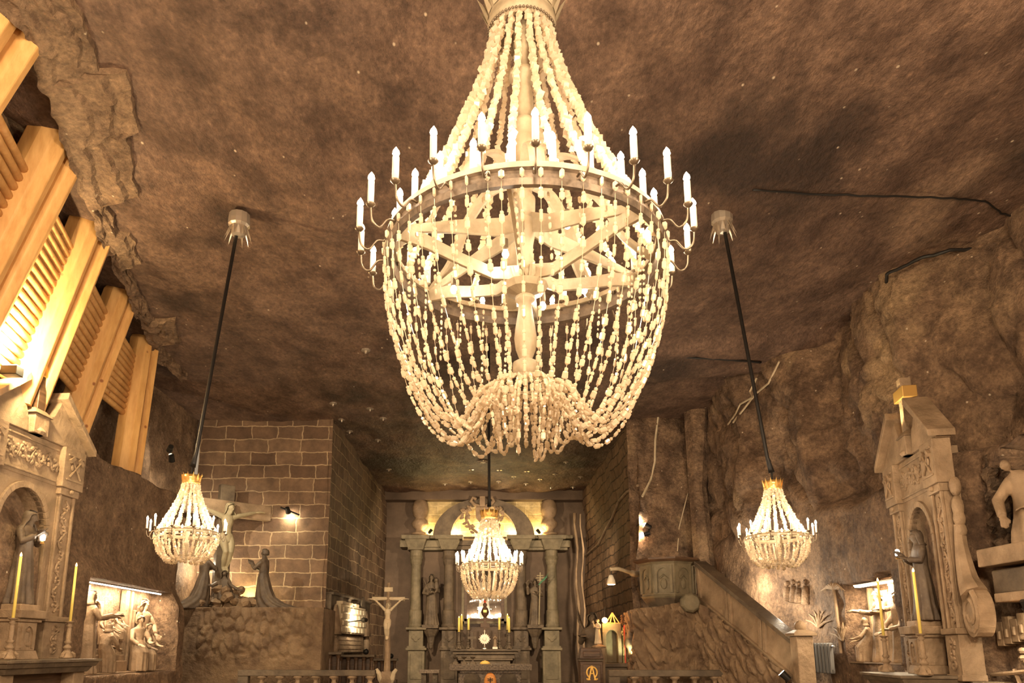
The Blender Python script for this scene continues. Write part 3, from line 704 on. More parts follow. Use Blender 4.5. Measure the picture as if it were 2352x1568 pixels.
def figure(name, label, cat, loc, rz, h, m, arms, rings=STAND, hc=(0, -.008, .925), turn=0, tilt=0, veil=False, beard=False, longhair=False, vox=.014, group=None, parent=None, folds=11, amp=.1, extra=None, no_hair=False):
    t = thing(name, label, cat, loc, rz, group) if parent is None else None
    if parent is not None:
        t = bpy.data.objects.new(name, None); COL.objects.link(t); t.parent = parent; t.location = loc; t.rotation_euler = (0, 0, rz)
    b_ = MB(); robe(b_, rings, folds, amp, ph=h, h=h); head(b_, hc, h, turn, tilt, beard)
    b_.tube([(hc[0] * h, (hc[1] + .01) * h, (hc[2] - .1) * h), (hc[0] * h, hc[1] * h, (hc[2] - .03) * h)], [.034 * h, .028 * h], 8)
    for sh, el, wr, dr in arms:
        S_, E_, W_ = [Vector(q) * h for q in (sh, el, wr)]
        b_.tube([S_, S_.lerp(E_, .5), E_, E_.lerp(W_, .6), W_.lerp(E_, .12), W_], [.038 * h, .04 * h, .036 * h, .034 * h, .036 * h, .02 * h], 9)
        hand(b_, W_, dr, h, 1 if sh[0] > 0 else -1)
    if extra: extra(b_, h)
    body = b_.build('body', m, t, remesh=vox)
    if not no_hair: hair('veil' if veil else 'hair', hc, h, turn, m, t, long=1 if longhair else 0, veil=veil, tilt=tilt)
    return t
def arm(side, el, wr, dr, sz=.775): return ((side * .098, 0, sz), el, wr, dr)

def scroll(mb, x0, x1, z0, z1, y, n=5, r=.012, seed=0):
    """a wavy vine with leaves and berries in low relief on a plane facing -y"""
    rnd = random.Random(seed); w = x1 - x0; h = z1 - z0; N = n * 8
    horiz = w > h; pts = []
    for i in range(N + 1):
        u = i / N; q = .27 * math.sin(u * n * PI)
        pts.append((x0 + w * u, y, z0 + h * (.5 + q)) if horiz else (x0 + w * (.5 + q), y, z0 + h * u))
    mb.tube(pts, r, 5)
    for k in range(n):
        u = (k + .5) / n; s = 1 if k % 2 == 0 else -1
        cx, cz = (x0 + w * u, z0 + h * (.5 + .1 * s)) if horiz else (x0 + w * (.5 + .1 * s), z0 + h * u)
        L = min(w, h) * .27
        for j in range(5):
            a = rnd.uniform(0, 6.28); mb.ball((cx + L * math.cos(a), y, cz + L * math.sin(a)), (L * .34, r * 1.3, L * .5), 6, 4, Matrix.Rotation(-a, 3, 'Y'))
        mb.ball((cx, y, cz), (L * .3, r * 1.8, L * .3), 7, 5)

def candlestick(loc, label, h=.75, ch=.95, r=.09, group='tall candlesticks', lit=True, m='stone', cr=.022):
    t = thing('candlestick', label, 'candlestick', loc, 0, group); k = r / .09
    b_ = MB()
    prof = [(.115, 0), (.12, .03), (.09, .07), (.075, .12), (.06, .15), (.045, .17), (.06, .19), (.075, .22), (.05, .25), (.035, .28), (.05, .3), (.065, .33), (.04, .36), (.038, .6), (.03, .63), (.065, .66), (.03, .69), (.045, .71), (.075, .735), (.075, .75), (0, .75)]
    b_.lathe([(a * k, z / .75 * h) for a, z in prof], 14); b_.build('stick', m, t, smooth=True)
    for q in range(3):
        a = q * 2.09 + .5; b_ = MB(); b_.tube([(.07 * k * math.cos(a), .07 * k * math.sin(a), .12 * h / .75), (.12 * k * math.cos(a), .12 * k * math.sin(a), .08 * h / .75), (.13 * k * math.cos(a), .13 * k * math.sin(a), .02)], [.03 * k, .035 * k, .025 * k], 6); b_.build('foot', m, t)
    b_ = MB(); b_.tube([(0, 0, h), (0, 0, h + ch)], [cr * 1.15, cr], 10); c = b_.build('candle', 'wax', t, smooth=True)
    if lit:
        b_ = MB(); b_.lathe([(.012, 0), (.02, .02), (.012, .05), (0, .075)], 8, (0, 0, h + ch)); b_.build('flame', EM['flame'], c, smooth=True)
    return t

# ---------------------------------------------------------------- the two side altars
def arch_poly(hw, z0, zs, hi, zi, r_seg=18):
    """an inverted U: outer rectangle hw x (z0..zs), inner round-headed opening of half-width hi springing at zi"""
    inner = [(hi * math.cos(a), zi + hi * 1.15 * math.sin(a)) for a in [PI * k / r_seg for k in range(r_seg + 1)]]
    return [(-hw, z0), (-hw, zs), (hw, zs), (hw, z0), (hi, z0)] + inner + [(-hi, z0)]
def side_altar(name, label, loc, rz, s, wall):
    t = thing(name, label, 'altar', loc, rz, None, s)
    def B(nm, m='stone', par=None, bev=.012, smooth=False): 
        return lambda b_: b_.build(nm, m, par or t, bevel=bev, smooth=smooth)
    # plinth and pilasters
    b_ = MB(); b_.box(-1.5, .0, 0, 1.5, .6, 1.35); B('plinth', 'stone_dark')(b_)
    for sx in (-1, 1):
        b_ = MB(); x = sx * 1.12; b_.box(x - .3, -.1, 1.35, x + .3, .25, 2.1); b_.box(x - .35, -.14, 2.1, x + .35, .25, 2.2); b_.box(x - .34, -.13, 1.35, x + .34, .25, 1.45)
        p = B('pedestal')(b_)
        b_ = MB(); scroll(b_, x - .18, x + .18, 1.52, 2.05, -.105, 3, .022, 3); b_.build('pedestal_carving', 'stone', p)
        b_ = MB(); b_.box(x - .24, -.02, 2.2, x + .24, .25, 4.62); b_.box(x - .24, -.07, 2.2, x - .18, -.02, 4.62); b_.box(x + .18, -.07, 2.2, x + .24, -.02, 4.62); b_.box(x - .29, -.1, 4.5, x + .29, .2, 4.64)
        p = B('pilaster')(b_)
        b_ = MB(); scroll(b_, x - .15, x + .15, 2.28, 4.42, -.03, 9, .026, 5 + sx); b_.build('pilaster_carving', 'stone', p)
        b_ = MB(); b_.box(x - .33, -.14, 4.64, x + .33, .16, 5.42); b_.box(x - .25, -.17, 4.78, x + .25, -.14, 4.82); b_.box(x - .25, -.17, 5.26, x + .25, -.14, 5.3)
        p = B('frieze_block')(b_)
        b_ = MB()
        if sx < 0 or True:
            b_.tube([(x - .17, -.16, 4.85), (x + .14, -.16, 5.2)], .022, 6); b_.tube([(x + .17, -.16, 4.85), (x - .14, -.16, 5.2)], .022, 6)
            for q in (-1, 1): b_.obox((x + q * .14, -.165, 5.2), (.16, .05, .07), Matrix.Rotation(q * .7, 3, 'Y')); b_.ball((x + q * .1, -.16, 5.05), (.05, .02, .07), 8, 5)
        b_.build('frieze_carving', 'stone', p)
        b_ = MB(); b_.ball((x, -.12, 4.58), .05, 8, 6); b_.build('acorn_boss', 'stone', p)
    # arched front and niche
    b_ = MB(); b_.prism(arch_poly(.88, 2.2, 4.64, .62, 3.72), .0, .5); B('arch_front', bev=0)(b_)
    b_ = MB(); hi = .62
    for k in range(18):
        a0, a1 = PI * k / 18, PI * (k + 1) / 18
        b_.prism([(r * math.cos(a), 3.72 + r * 1.15 * math.sin(a)) for r, a in ((hi, a0), (hi + .1, a0), (hi + .1, a1), (hi, a1))], -.05, .1)
    for sx in (-1, 1): b_.box(min(sx * hi, sx * (hi + .1)), -.05, 2.2, max(sx * hi, sx * (hi + .1)), .1, 3.72)
    B('arch_moulding', bev=.01)(b_)
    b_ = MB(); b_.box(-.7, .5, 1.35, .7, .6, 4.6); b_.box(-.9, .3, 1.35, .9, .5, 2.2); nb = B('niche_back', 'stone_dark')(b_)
    for k in range(12):
        a = PI * (k - .5) / 10 if k < 11 else 0
        zz = 3.5 + .62 * math.sin(a) if k < 11 else 2.7; x = .46 * math.cos(a) * (1 if k % 3 else 1.05)
        b_ = MB(); P = []
        for q in range(10):
            r = .055 if q % 2 == 0 else .022; P.append((x + r * math.sin(q * PI / 5), zz + r * math.cos(q * PI / 5)))
        b_.prism(P, .47, .5); b_.build('star', 'stone', nb)
    # frieze between the blocks with a carved panel
    b_ = MB(); b_.box(-.8, -.02, 4.64, .8, .5, 5.42); b_.box(-.74, -.05, 4.7, .74, -.02, 4.74); b_.box(-.74, -.05, 5.3, .74, -.02, 5.34); fz = B('frieze')(b_)
    b_ = MB(); scroll(b_, -.7, .7, 4.8, 5.26, -.03, 8, .028, 8); b_.build('frieze_relief', 'stone', fz)
    # broken gable with a scalloped gap round the cross
    for sx in (-1, 1):
        b_ = MB(); P = [(sx * 1.5, 5.42), (sx * 1.5, 5.52), (sx * .62, 6.28), (sx * .55, 6.12)] ; P += [(sx * (.42 - .15 * math.sin(q)), 5.9 - .3 * (1 - math.cos(q))) for q in (0, .5, 1.0, 1.57)] + [(sx * .22, 5.42)]
        b_.prism(P, -.08, .16); B('gable', bev=.01)(b_)
        b_ = MB(); w = .14; b_.prism([(sx * 1.62, 5.42), (sx * 1.62, 5.54), (sx * .55, 6.42), (sx * .52, 6.28)], -.24, .2); B('raking_cornice', bev=.012)(b_)
    b_ = MB(); b_.box(-.2, -.16, 5.42, .2, .3, 5.78); b_.box(-.26, -.2, 5.78, .26, .3, 5.9, .1); b_.lathe([(.16, 0), (.2, .06), (.12, .16)], 10, (0, -.02, 5.42)); B('cross_base')(b_)
    b_ = MB(); b_.box(-.1, -.1, 5.86, .1, .1, 6.95); cr = B('cross', 'darkwood' if wall == 'left' else 'stone')(b_)
    b_ = MB(); b_.box(-.28, -.13, 6.52, .28, .13, 6.74); b_.build('cross_arm', 'gold', cr, bevel=.01)
    # central statue pedestal
    b_ = MB(); b_.box(-.3, -.42, 1.43, .3, .12, 1.58, .04); b_.box(-.24, -.36, 1.58, .24, .08, 2.08); b_.box(-.36, -.46, 2.12, .36, .16, 2.26, -.02); b_.box(-.3, -.4, 2.06, .3, .12, 2.12); b_.box(-.25, -.36, 2.26, .25, .1, 2.36)
    p = B('statue_pedestal')(b_)
    b_ = MB(); b_.prism(arch_poly(.17, 1.62, 2.02, .12, 1.85, 8), -.385, -.36); b_.ball((0, -.36, 1.78), (.06, .03, .12), 8, 6); b_.ball((0, -.37, 1.92), (.035, .03, .04), 8, 6); b_.ball((.05, -.36, 1.69), (.08, .03, .05), 8, 6); b_.build('pedestal_relief', 'stone', p)
    # table
    b_ = MB(); b_.box(-1.28, -1.0, 1.38, 1.28, .0, 1.43); b_.box(-1.2, -.93, 1.3, 1.2, .0, 1.38, -.04); b_.box(-1.1, -.84, 1.2, 1.1, .0, 1.3, -.06); B('altar_table', 'stone_dark', bev=.01)(b_)
    for sx in (-1, 1): b_ = MB(); b_.box(sx * .95 - .16, -.78, 0, sx * .95 + .16, -.4, 1.2); B('table_leg', 'stone')(b_)
    b_ = MB(); b_.box(-.8, -.55, 0, .8, 0, 1.2); B('table_front', 'darkwood')(b_)
    if wall == 'right':  # scroll volute flanking the near pilaster
        b_ = MB(); pth = smoothpath([(1.47, .1, 3.9), (1.5, .1, 3.4), (1.6, .1, 2.95), (1.78, .1, 2.7)]); b_.tube(pth, [.07 + .006 * k for k in range(len(pth))], 8)
        for k in range(14):
            pass
        sp = [(1.78 + (.3 - .2 * q / 22) * math.cos(1.2 - q * .5), .02, 2.42 + (.36 - .26 * q / 22) * math.sin(1.2 - q * .5)) for q in range(22)]
        b_.tube(sp, .05, 7); b_.lathe([(0, -.12), (.33, -.12), (.33, .12), (0, .12)], 20); n0 = 20 * 4
        b_.v[-n0:] = [(1.78 + p[0], .12 + p[2], 2.42 + p[1] * 1.15) for p in b_.v[-n0:]]
        b_.build('volute', 'stone', t)
        for z, r in ((4.55, .11), (4.2, .14), (4.0, .1), (3.8, .07)):
            b_ = MB(); b_.ball((1.5, .12, z), (.1, .1, r + .06), 8, 6); b_.build('volute_bud', 'stone', t, smooth=True)
    return t
AL = (-8.22, 13.05, 0); AR = (7.9, 13.3, -.22)
RZL = PI / 2 - .067; RZR = -PI / 2 - .18
side_altar('side_altar', 'tall carved stone altar with arched niche and gable against the left wall', AL, RZL, 1.0, 'left')
side_altar('side_altar', 'tall carved stone altar with scroll bracket and gable against the right wall', AR, RZR, .98, 'right').scale = (.85, .98, .98)
def loc_on(base, rz, x, y, z, s=1):
    return (base[0] + s * (x * math.cos(rz) - y * math.sin(rz)), base[1] + s * (x * math.sin(rz) + y * math.cos(rz)), base[2] + s * z)
figure('statue', 'dark veiled statue of a woman with lowered head in the left altar niche', 'statue', loc_on(AL, RZL, 0, -.12, 2.36), RZL, 1.68, 'statue',
       [arm(-1, (-.13, -.05, .64), (-.04, -.13, .71), (.4, -.3, .6)), arm(1, (.14, -.04, .64), (.03, -.14, .69), (-.4, -.3, .5))], turn=.55, tilt=.3, veil=True, vox=.014, hc=(.01, -.03, .915), amp=.13, folds=9)
figure('statue', 'dark robed statue holding a small lamp in the right altar niche', 'statue', loc_on(AR, RZR, .1, -.12, 2.36, .98), RZR, 1.62, 'statue',
       [arm(-1, (-.13, -.04, .63), (-.06, -.13, .68), (.1, -.5, .5)), arm(1, (.13, -.04, .64), (.03, -.13, .66), (-.5, -.3, .3))], turn=-.35, tilt=.2, longhair=True, vox=.014, hc=(-.01, -.02, .92), amp=.12, folds=10)
for a, rz, nm, dx in ((AL, RZL, 'left altar statue', -.02), (AR, RZR, 'right altar statue', -.17)):
    t = thing('votive_lamp', 'small glowing lamp held by the %s' % nm, 'lamp', loc_on(a, rz, dx * .6 + .03, -.42, 3.52), 0)
    b_ = MB(); b_.lathe([(.0, -.05), (.035, -.04), (.045, .02), (.03, .07), (0, .08)], 10); b_.build('glass', EM['white_lamp'], t, smooth=True)
    b_ = MB(); b_.lathe([(.0, -.1), (.04, -.1), (.02, -.05), (.03, -.04), (0, -.04)], 10); b_.build('holder', 'gold', t)
for a, rz, s, nm in ((AL, RZL, 1, 'left'), (AR, RZR, .98, 'right')):
    for sx, w in ((-1, 'nearer' if nm == 'left' else 'farther'), (1, 'farther' if nm == 'left' else 'nearer')):
        candlestick(loc_on(a, rz, sx * .76 if nm == 'left' else (1.12 if sx > 0 else -.7), -.62, 1.44, s), 'tall yellow candle on a turned stick, the %s one on the %s altar' % (w, nm), .66, 1.0, group='candlesticks on the side altars')
# lamps hidden on the altar tops
lamp('left_altar_top_light', 'POINT', (-7.75, 11.85, 6.45), 170, (1, .78, .42), .1)
lamp('right_altar_cross_light', 'SPOT', loc_on(AR, RZR, -.2, -.5, 5.6), 60, (1, .78, .4), .05, aim=loc_on(AR, RZR, 0, 0, 6.6), angle=50)
for p, aim, w in (((-7.95, 11.85, 6.2), (-8.1, 14, 9), 'left'),):
    t = thing('floodlight', 'bright floodlight hidden behind the gable of the left altar', 'lamp', p)
    b_ = MB(); b_.box(-.14, -.1, -.1, .14, .1, .06); b_.build('housing', 'blackmetal', t, bevel=.01)
    b_ = MB(); b_.box(-.12, -.08, .061, .12, .08, .07); b_.build('lens', EM['spot'], t)

# ---------------------------------------------------------------- high altar at the end of the chancel
def mpp(Y, py=1350): return (Y * math.cos(TH) + (at(CX, py, Y=Y).z - EYE) * math.sin(TH)) / F
def pbox(b_, x0, y0, x1, y1, Y, d, top=0):
    a = at(x0, y1, Y=Y); c = at(x1, y0, Y=Y); b_.box(a.x, Y, a.z, c.x, Y + d, c.z, top); return b_
def rel(o, t): o.location = Vector(o.location) - Vector(t.location); return o
def plathe(b_, px, prof, Y, seg=16):
    """prof: (py, half width in photo pixels) from the bottom up"""
    s = mpp(Y); b_.lathe([(w * s, at(px, py, Y=Y).z) for py, w in prof], seg, (at(px, 1350, Y=Y).x, Y, 0)); return b_
YA = 37.6
t = thing('high_altar_retable', 'wide dark stone retable with four columns closing the chancel', 'altar', (0, YA, 0))
names = [955, 1031, 1197, 1268]
for px in names:
    far = px in (1031, 1197)
    Y = YA - .1 if not far else YA + .1; mm = 'stone_green' if not far else 'stone_dark'
    b_ = MB(); plathe(b_, px, [(1440, 15), (1402, 14.5), (1400, 12.5), (1297, 11)], Y, 20); col = rel(b_.build('column', mm, t, smooth=False), t)
    b_ = MB(); plathe(b_, px, [(1297, 12), (1290, 14), (1286, 13.5), (1280, 16.5), (1277, 14.5), (1262, 14)], Y, 16); o = b_.build('capital', mm, col)
    b_ = MB(); plathe(b_, px, [(1450, 19), (1446, 20), (1440, 16), (1437, 17), (1432, 15)], Y, 16); b_.build('column_base', mm, col)
    w = 24; b_ = MB()
    pbox(b_, px - 17, 1446, px + 17, 1485, Y - .4, .9); pbox(b_, px - w, 1440, px + w, 1446, Y - .55, 1.1, .0); pbox(b_, px - 21, 1483, px + 21, 1489, Y - .5, 1.0)
    pd = rel(b_.build('pedestal', mm, t, bevel=.03), t)
    b_ = MB(); c = at(px, 1463, Y=Y - .42); r = .11
    for dx, dz in ((-r, 0), (r, 0), (0, r), (0, -r)): b_.lathe([(r * .95, -.02), (r * .95, .02), (r * .7, .03), (0, .03)], 12); n0 = 48; b_.v[-n0:] = [(c.x + dx + p[0], c.y - p[2], c.z + dz + p[1]) for p in b_.v[-n0:]]
    b_.build('quatrefoil', mm, pd)
    b_ = MB(); pbox(b_, px - 24, 1487, px + 24, 1493, Y - .6, 1.2); pbox(b_, px - 20, 1493, px + 20, 1580, Y - .5, 1.0); pbox(b_, px - 14, 1500, px + 14, 1560, Y - .53, .05)
    rel(b_.build('lower_pedestal', mm, t, bevel=.03), t)
for a, c in ((906, 1052), (1176, 1316)):
    cols = [955, 1031] if a < 1000 else [1197, 1268]
    b_ = MB(); pbox(b_, a + 12, 1240, c - 6, 1256, YA - .35, .8); pbox(b_, a + 30, 1255, c - 12, 1263, YA - .2, .7); pbox(b_, a + 14, 1228, c, 1236, YA - .6, 1.1)
    rel(b_.build('entablature', 'stone_green', t, bevel=.03), t)
    for px in cols:
        b_ = MB(); p0 = at(px - 17, 1262, Y=YA - .45); p1 = at(px + 17, 1238, Y=YA - .45); b_.box(p0.x, YA - .5, p0.z, p1.x, YA + .3, p1.z, -.18)
        q0 = at(px - 31, 1238, Y=YA - .6); q1 = at(px + 31, 1229, Y=YA - .6); b_.box(q0.x, YA - .75, q0.z, q1.x, YA + .3, q1.z, -.05)
        rel(b_.build('impost_block', 'stone_green', t, bevel=.02), t)
b_ = MB(); pbox(b_, 1050, 1240, 1178, 1252, YA - .1, .6); pbox(b_, 1050, 1252, 1178, 1262, YA + .1, .4); rel(b_.build('middle_entablature', 'stone_dark', t, bevel=.02), t)
b_ = MB(); pbox(b_, 960, 1262, 1265, 1580, YA + .45, .3); rel(b_.build('back_panel', 'plain', t), t)
# lunette with lit brickwork and the heavy round arch
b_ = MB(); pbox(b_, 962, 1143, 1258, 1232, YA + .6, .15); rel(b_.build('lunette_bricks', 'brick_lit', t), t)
b_ = MB(); c = at(1111, 1232, Y=YA + .1); s = mpp(YA, 1200)
R0, R1 = 75 * s, 116 * s; hz = .76; P = []
for k in range(25): a = PI * k / 24; P.append((c.x + R1 * math.cos(a), c.z + R1 * hz * math.sin(a)))
for k in range(24, -1, -1): a = PI * k / 24; P.append((c.x + R0 * math.cos(a), c.z + R0 * .95 * math.sin(a)))
b_.prism(P, YA - .1, YA + .58); rel(b_.build('round_arch', 'stone_dark', t), t)
for px, w in ((962, 'left'), (1264, 'right')):
    b_ = MB(); plathe(b_, px, [(1228, 20), (1224, 20), (1222, 11), (1216, 10), (1210, 17), (1202, 20), (1194, 15), (1190, 11), (1184, 16), (1172, 19), (1158, 18), (1148, 12), (1143, 0)], YA + .35, 14)
    o = b_.build('urn', 'stone', None, smooth=True); tag(o, 'carved stone urn standing on the retable cornice at the %s' % w, 'urn')
    t2 = thing('uplight', 'small dark spotlight on the retable cornice washing the %s bricks' % w, 'lamp', at(985 if w == 'left' else 1240, 1224, Y=YA - .2))
    b_ = MB(); b_.tube([(0, 0, 0), (.12 if w == 'left' else -.12, .1, .18)], [.07, .09], 10); b_.build('housing', 'blackmetal', t2)
for px in (983, 1045, 1180, 1238):
    p = at(px, 1224, Y=YA + .25); lamp('lunette_light', 'POINT', p, 34, (1, .72, .26), .08)
lamp('lunette_light_middle', 'POINT', at(1111, 1222, Y=YA + .3), 40, (1, .82, .5), .1)
# the crest before the arch
t = thing('carved_crest', 'grey carved coat of arms with scrolling leaves above the high altar', 'carving', at(1108, 1232, Y=YA - .25))
b_ = MB(); c = at(1108, 1182, Y=YA - .25) - t.location; c = Vector(c); s = mpp(YA, 1180)
b_.prism([(c.x - 16 * s, c.z + 18 * s), (c.x + 16 * s, c.z + 18 * s), (c.x + 15 * s, c.z - 8 * s), (c.x, c.z - 24 * s), (c.x - 15 * s, c.z - 8 * s)], -.1, .1); b_.build('shield', 'stone', t, bevel=.04)
b_ = MB(); b_.box(c.x - 6 * s, -.15, c.z + 18 * s, c.x + 6 * s, .12, c.z + 42 * s); 
for sx in (-1, 1): b_.tube([(c.x + sx * k[0] * s, 0, c.z + k[1] * s) for k in ((6, 20), (18, 24), (26, 32), (22, 40), (14, 36))], .09, 7)
b_.build('crown', 'stone', t)
for sx in (-1, 1):
    random.seed(4 + sx); b_ = MB()
    b_.tube([(c.x + sx * k[0] * s, .05, c.z + k[1] * s) for k in ((10, -42), (28, -28), (38, -8), (34, 12), (26, 20))], .07, 6)
    for k in range(22):
        u = random.uniform(0, 1); q = Vector((c.x + sx * (12 + 28 * math.sin(u * 2.4) + random.uniform(-9, 9)) * s, random.uniform(-.08, .08), c.z + (-46 + 66 * u) * s))
        b_.ball(q, (.13, .05, .07), 6, 4, Matrix.Rotation(random.uniform(0, 3), 3, 'Y'))
    b_.build('leaf_scroll', 'stone', t)
# two saints on consoles
for px, w in ((989, 'left'), (1229, 'right')):
    Y = YA - .25; t = thing('console', 'tapering carved console under the %s statue of the high altar' % w, 'console', at(px, 1492, Y=Y))
    b_ = MB(); c = at(px, 1440, Y=Y) - t.location; s = mpp(Y); b_.box(c.x - 18 * s, -.4, c.z - 3 * s, c.x + 18 * s, .55, c.z + 5 * s, -.02); b_.lathe([(.01, .0), (.1, .1), (.16, .35), (.2, .6), (.45, c.z - .1)], 10); b_.build('bracket', 'stone_dark', t, bevel=.02)
zf = at(989, 1436, Y=YA - .3).z; hh = at(989, 1318, Y=YA - .3).z - zf
figure('statue', 'robed stone saint carrying a child between the left columns of the high altar', 'statue', (at(990, 1436, Y=YA - .3).x, YA - .3, zf), 0, hh, 'stone_dark',
       [arm(-1, (-.15, -.06, .62), (-.04, -.13, .6), (.6, -.2, .2)), arm(1, (.14, -.05, .65), (.09, -.15, .68), (-.5, -.3, .2))], vox=.03, turn=-.2, beard=True, longhair=True,
       extra=lambda b_, h: (b_.ball((.1 * h, -.1 * h, .76 * h), (.05 * h, .045 * h, .09 * h)), b_.ball((.1 * h, -.12 * h, .87 * h), .035 * h), b_.tube([(-.16 * h, -.1 * h, .9 * h), (.0, -.15 * h, .6 * h)], .012 * h, 6)))
zf = at(1232, 1436, Y=YA - .3).z; hh = at(1232, 1330, Y=YA - .3).z - zf
sst = figure('statue', 'robed stone bishop with staff and palm between the right columns of the high altar', 'statue', (at(1230, 1436, Y=YA - .3).x, YA - .3, zf), 0, hh, 'stone_dark',
       [arm(-1, (-.16, -.06, .68), (-.17, -.12, .84), (.1, -.1, 1)), arm(1, (.15, -.06, .64), (.06, -.16, .66), (-.3, -.3, .3))], vox=.03, beard=True)
t = thing('double_cross_staff', 'tall thin staff with a double cross held by the right statue of the high altar', 'staff', at(1238, 1434, Y=YA - .75))
b_ = MB(); b_.tube([(0, 0, 0), (.1, 0, hh * 1.12)], .03, 6)
for z, w in ((1.0, .2), (1.05, .16), (.95, .13)): b_.tube([(.09 - w, 0, hh * z), (.09 + w, 0, hh * z)], .028, 6)
b_.build('staff', 'corpus', t)
t = thing('palm_leaf', 'green palm leaf beside the right statue of the high altar', 'leaf', at(1237, 1343, Y=YA - .8)); b_ = MB()
for k in range(7): b_.tube([(k * .05, 0, k * .04), (.12 + k * .07, -.05, .22 + k * .07)], [.03, .006], 5, .4)
b_.tube([(0, 0, 0), (.42, 0, .4)], .02, 5); b_.build('frond', 'palm', t)
# glazed opening with the white figure
t = thing('glazed_shrine', 'bright glazed shrine opening framed in wood behind the altar cross', 'shrine', at(1112, 1436, Y=YA))
for nm, m_, e, Yq in (('outer_frame', 'stone_green', 6, YA + .0), ('inner_frame', 'darkwood', 0, YA - .02)):
    b_ = MB(); x0, x1, y0, y1 = 1064 - e + 2, 1160 + e - 2, 1296 - e, 1426 + e
    for r in ((x0, y0, x0 + 7, y1), (x1 - 7, y0, x1, y1), (x0, y1 - 6, x1, y1), (x0, y0, x1, y0 + 6)): pbox(b_, *r, Yq, .3)
    rel(b_.build(nm, m_, t, bevel=.01), t)
b_ = MB(); pbox(b_, 1068, 1300, 1156, 1424, YA + .12, .02); rel(b_.build('glass_pane', 'glass', t), t)
b_ = MB(); pbox(b_, 1066, 1296, 1158, 1428, YA + .7, .05)
random.seed(8)
for k in range(60):
    p = at(random.uniform(1068, 1156), random.uniform(1300, 1424), Y=YA + .68); b_.ball(p, (.14, .05, .16), 6, 4, Matrix.Rotation(random.uniform(0, 3), 3, 'Y'))
rel(b_.build('crystal_wall', 'stone_white', t), t)
for k in range(9):
    b_ = MB(); p = at(1074 + k * 9.2 + (k % 2) * 2, 1416 - (k % 3) * 2, Y=YA + .35); b_.ball(p, .09, 8, 6); rel(b_.build('round_light', EM['white_lamp'], t, smooth=True), t)
lamp('shrine_light', 'POINT', at(1112, 1405, Y=YA + .3), 80, (1, .86, .66), .12)
figure('statue', 'white veiled statue standing inside the glazed shrine', 'statue', at(1112, 1420, Y=YA + .45), 0, 2.2, 'white', [arm(-1, (-.13, -.05, .64), (-.02, -.13, .7), (.3, -.3, .6)), arm(1, (.13, -.05, .64), (.02, -.13, .7), (-.3, -.3, .6))], vox=.03, veil=True)
# gradine and what stands on it
t = thing('gradine', 'stepped dark stone shelf behind the altar table', 'shelf', (at(1112, 1540, Y=35.6).x, 35.6, 0))
b_ = MB()
for x0, y0, x1, y1, Y in ((1034, 1490, 1196, 1495, 35.5), (1040, 1495, 1190, 1502, 35.6), (1048, 1502, 1182, 1512, 35.7), (1052, 1512, 1178, 1516, 35.65), (1058, 1516, 1172, 1580, 35.75)): pbox(b_, x0, y0, x1, y1, Y, .9)
rel(b_.build('shelf_mouldings', 'stone_dark', t, bevel=.02), t)
zt = at(1112, 1490, Y=35.5).z
for px, yb, yt, ycan, w in ((1054, 1491, 1451, 1418, 'outermost on the left'), (1060, 1488, 1446, 1413, 'second from the left'), (1076, 1486, 1446, 1418, 'third from the left'), (1147, 1486, 1446, 1418, 'fourth from the left'), (1166, 1488, 1446, 1412, 'second from the right'), (1169.5, 1491, 1452, 1419, 'outermost on the right')):
    Y = 36.0 if yb < 1490 else 35.62; z1 = at(px, yt, Y=Y).z; zc_ = at(px, ycan, Y=Y).z
    candlestick((at(px, 1480, Y=Y).x, Y, zt), 'thin yellow candle on a dark stick on the high altar shelf, %s' % w, z1 - zt, zc_ - z1, r=.13, m='stone_dark', group='candles of the high altar shelf', cr=.05)
t = thing('monstrance', 'star-edged silver monstrance in the middle of the high altar shelf', 'monstrance', (at(1113, 1480, Y=35.56).x, 35.62, zt)); b_ = MB()
b_.lathe([(.13, 0), (.12, .03), (.03, .08), (.02, .3)], 12); b_.build('foot', 'silver', t)
b_ = MB(); zc_ = at(1113, 1467, Y=35.6).z - zt
P = []
for q in range(32): r = (.26 if q % 2 == 0 else .2) * (1.15 if q % 8 == 0 else 1); P.append((r * math.sin(q * PI / 16), zc_ + r * math.cos(q * PI / 16)))
b_.prism(P, -.03, .03); b_.tube([(0, 0, .25), (0, 0, zc_ + .42)], .025, 6); b_.tube([(-.06, 0, zc_ + .36), (.06, 0, zc_ + .36)], .02, 6); b_.build('rays', 'silver', t)
b_ = MB(); b_.ball((0, -.04, zc_), (.1, .03, .1), 12, 8); b_.build('glass_disc', 'white', t, smooth=True)
t = thing('altar_cross', 'dark wooden cross standing behind the monstrance', 'cross', (at(1114, 1490, Y=36.1).x, 36.1, zt)); z2 = at(1114, 1418, Y=36.1).z - zt
b_ = MB(); b_.box(-.07, -.04, 0, .07, .04, z2); b_.box(-.22, -.045, z2 - .48, .22, .045, z2 - .26); b_.build('cross_beams', 'darkwood', t, bevel=.01)
t = thing('reliquary', 'small dark reliquary with a red tip and gold plate in front of the shrine glass', 'reliquary', at(1114, 1420, Y=36.3)); b_ = MB(); b_.lathe([(.03, -.2), (.05, .05), (.16, .2), (.2, .32), (.13, .5), (.07, .55), (.1, .68), (.05, .75)], 6); b_.build('case', 'darkwood', t)
b_ = MB(); b_.ball((0, 0, .83), (.07, .07, .1), 8, 6); b_.build('red_finial', 'red', t); b_ = MB(); b_.box(-.08, -.22, .28, .08, -.19, .4); b_.build('plate', 'gold', t)
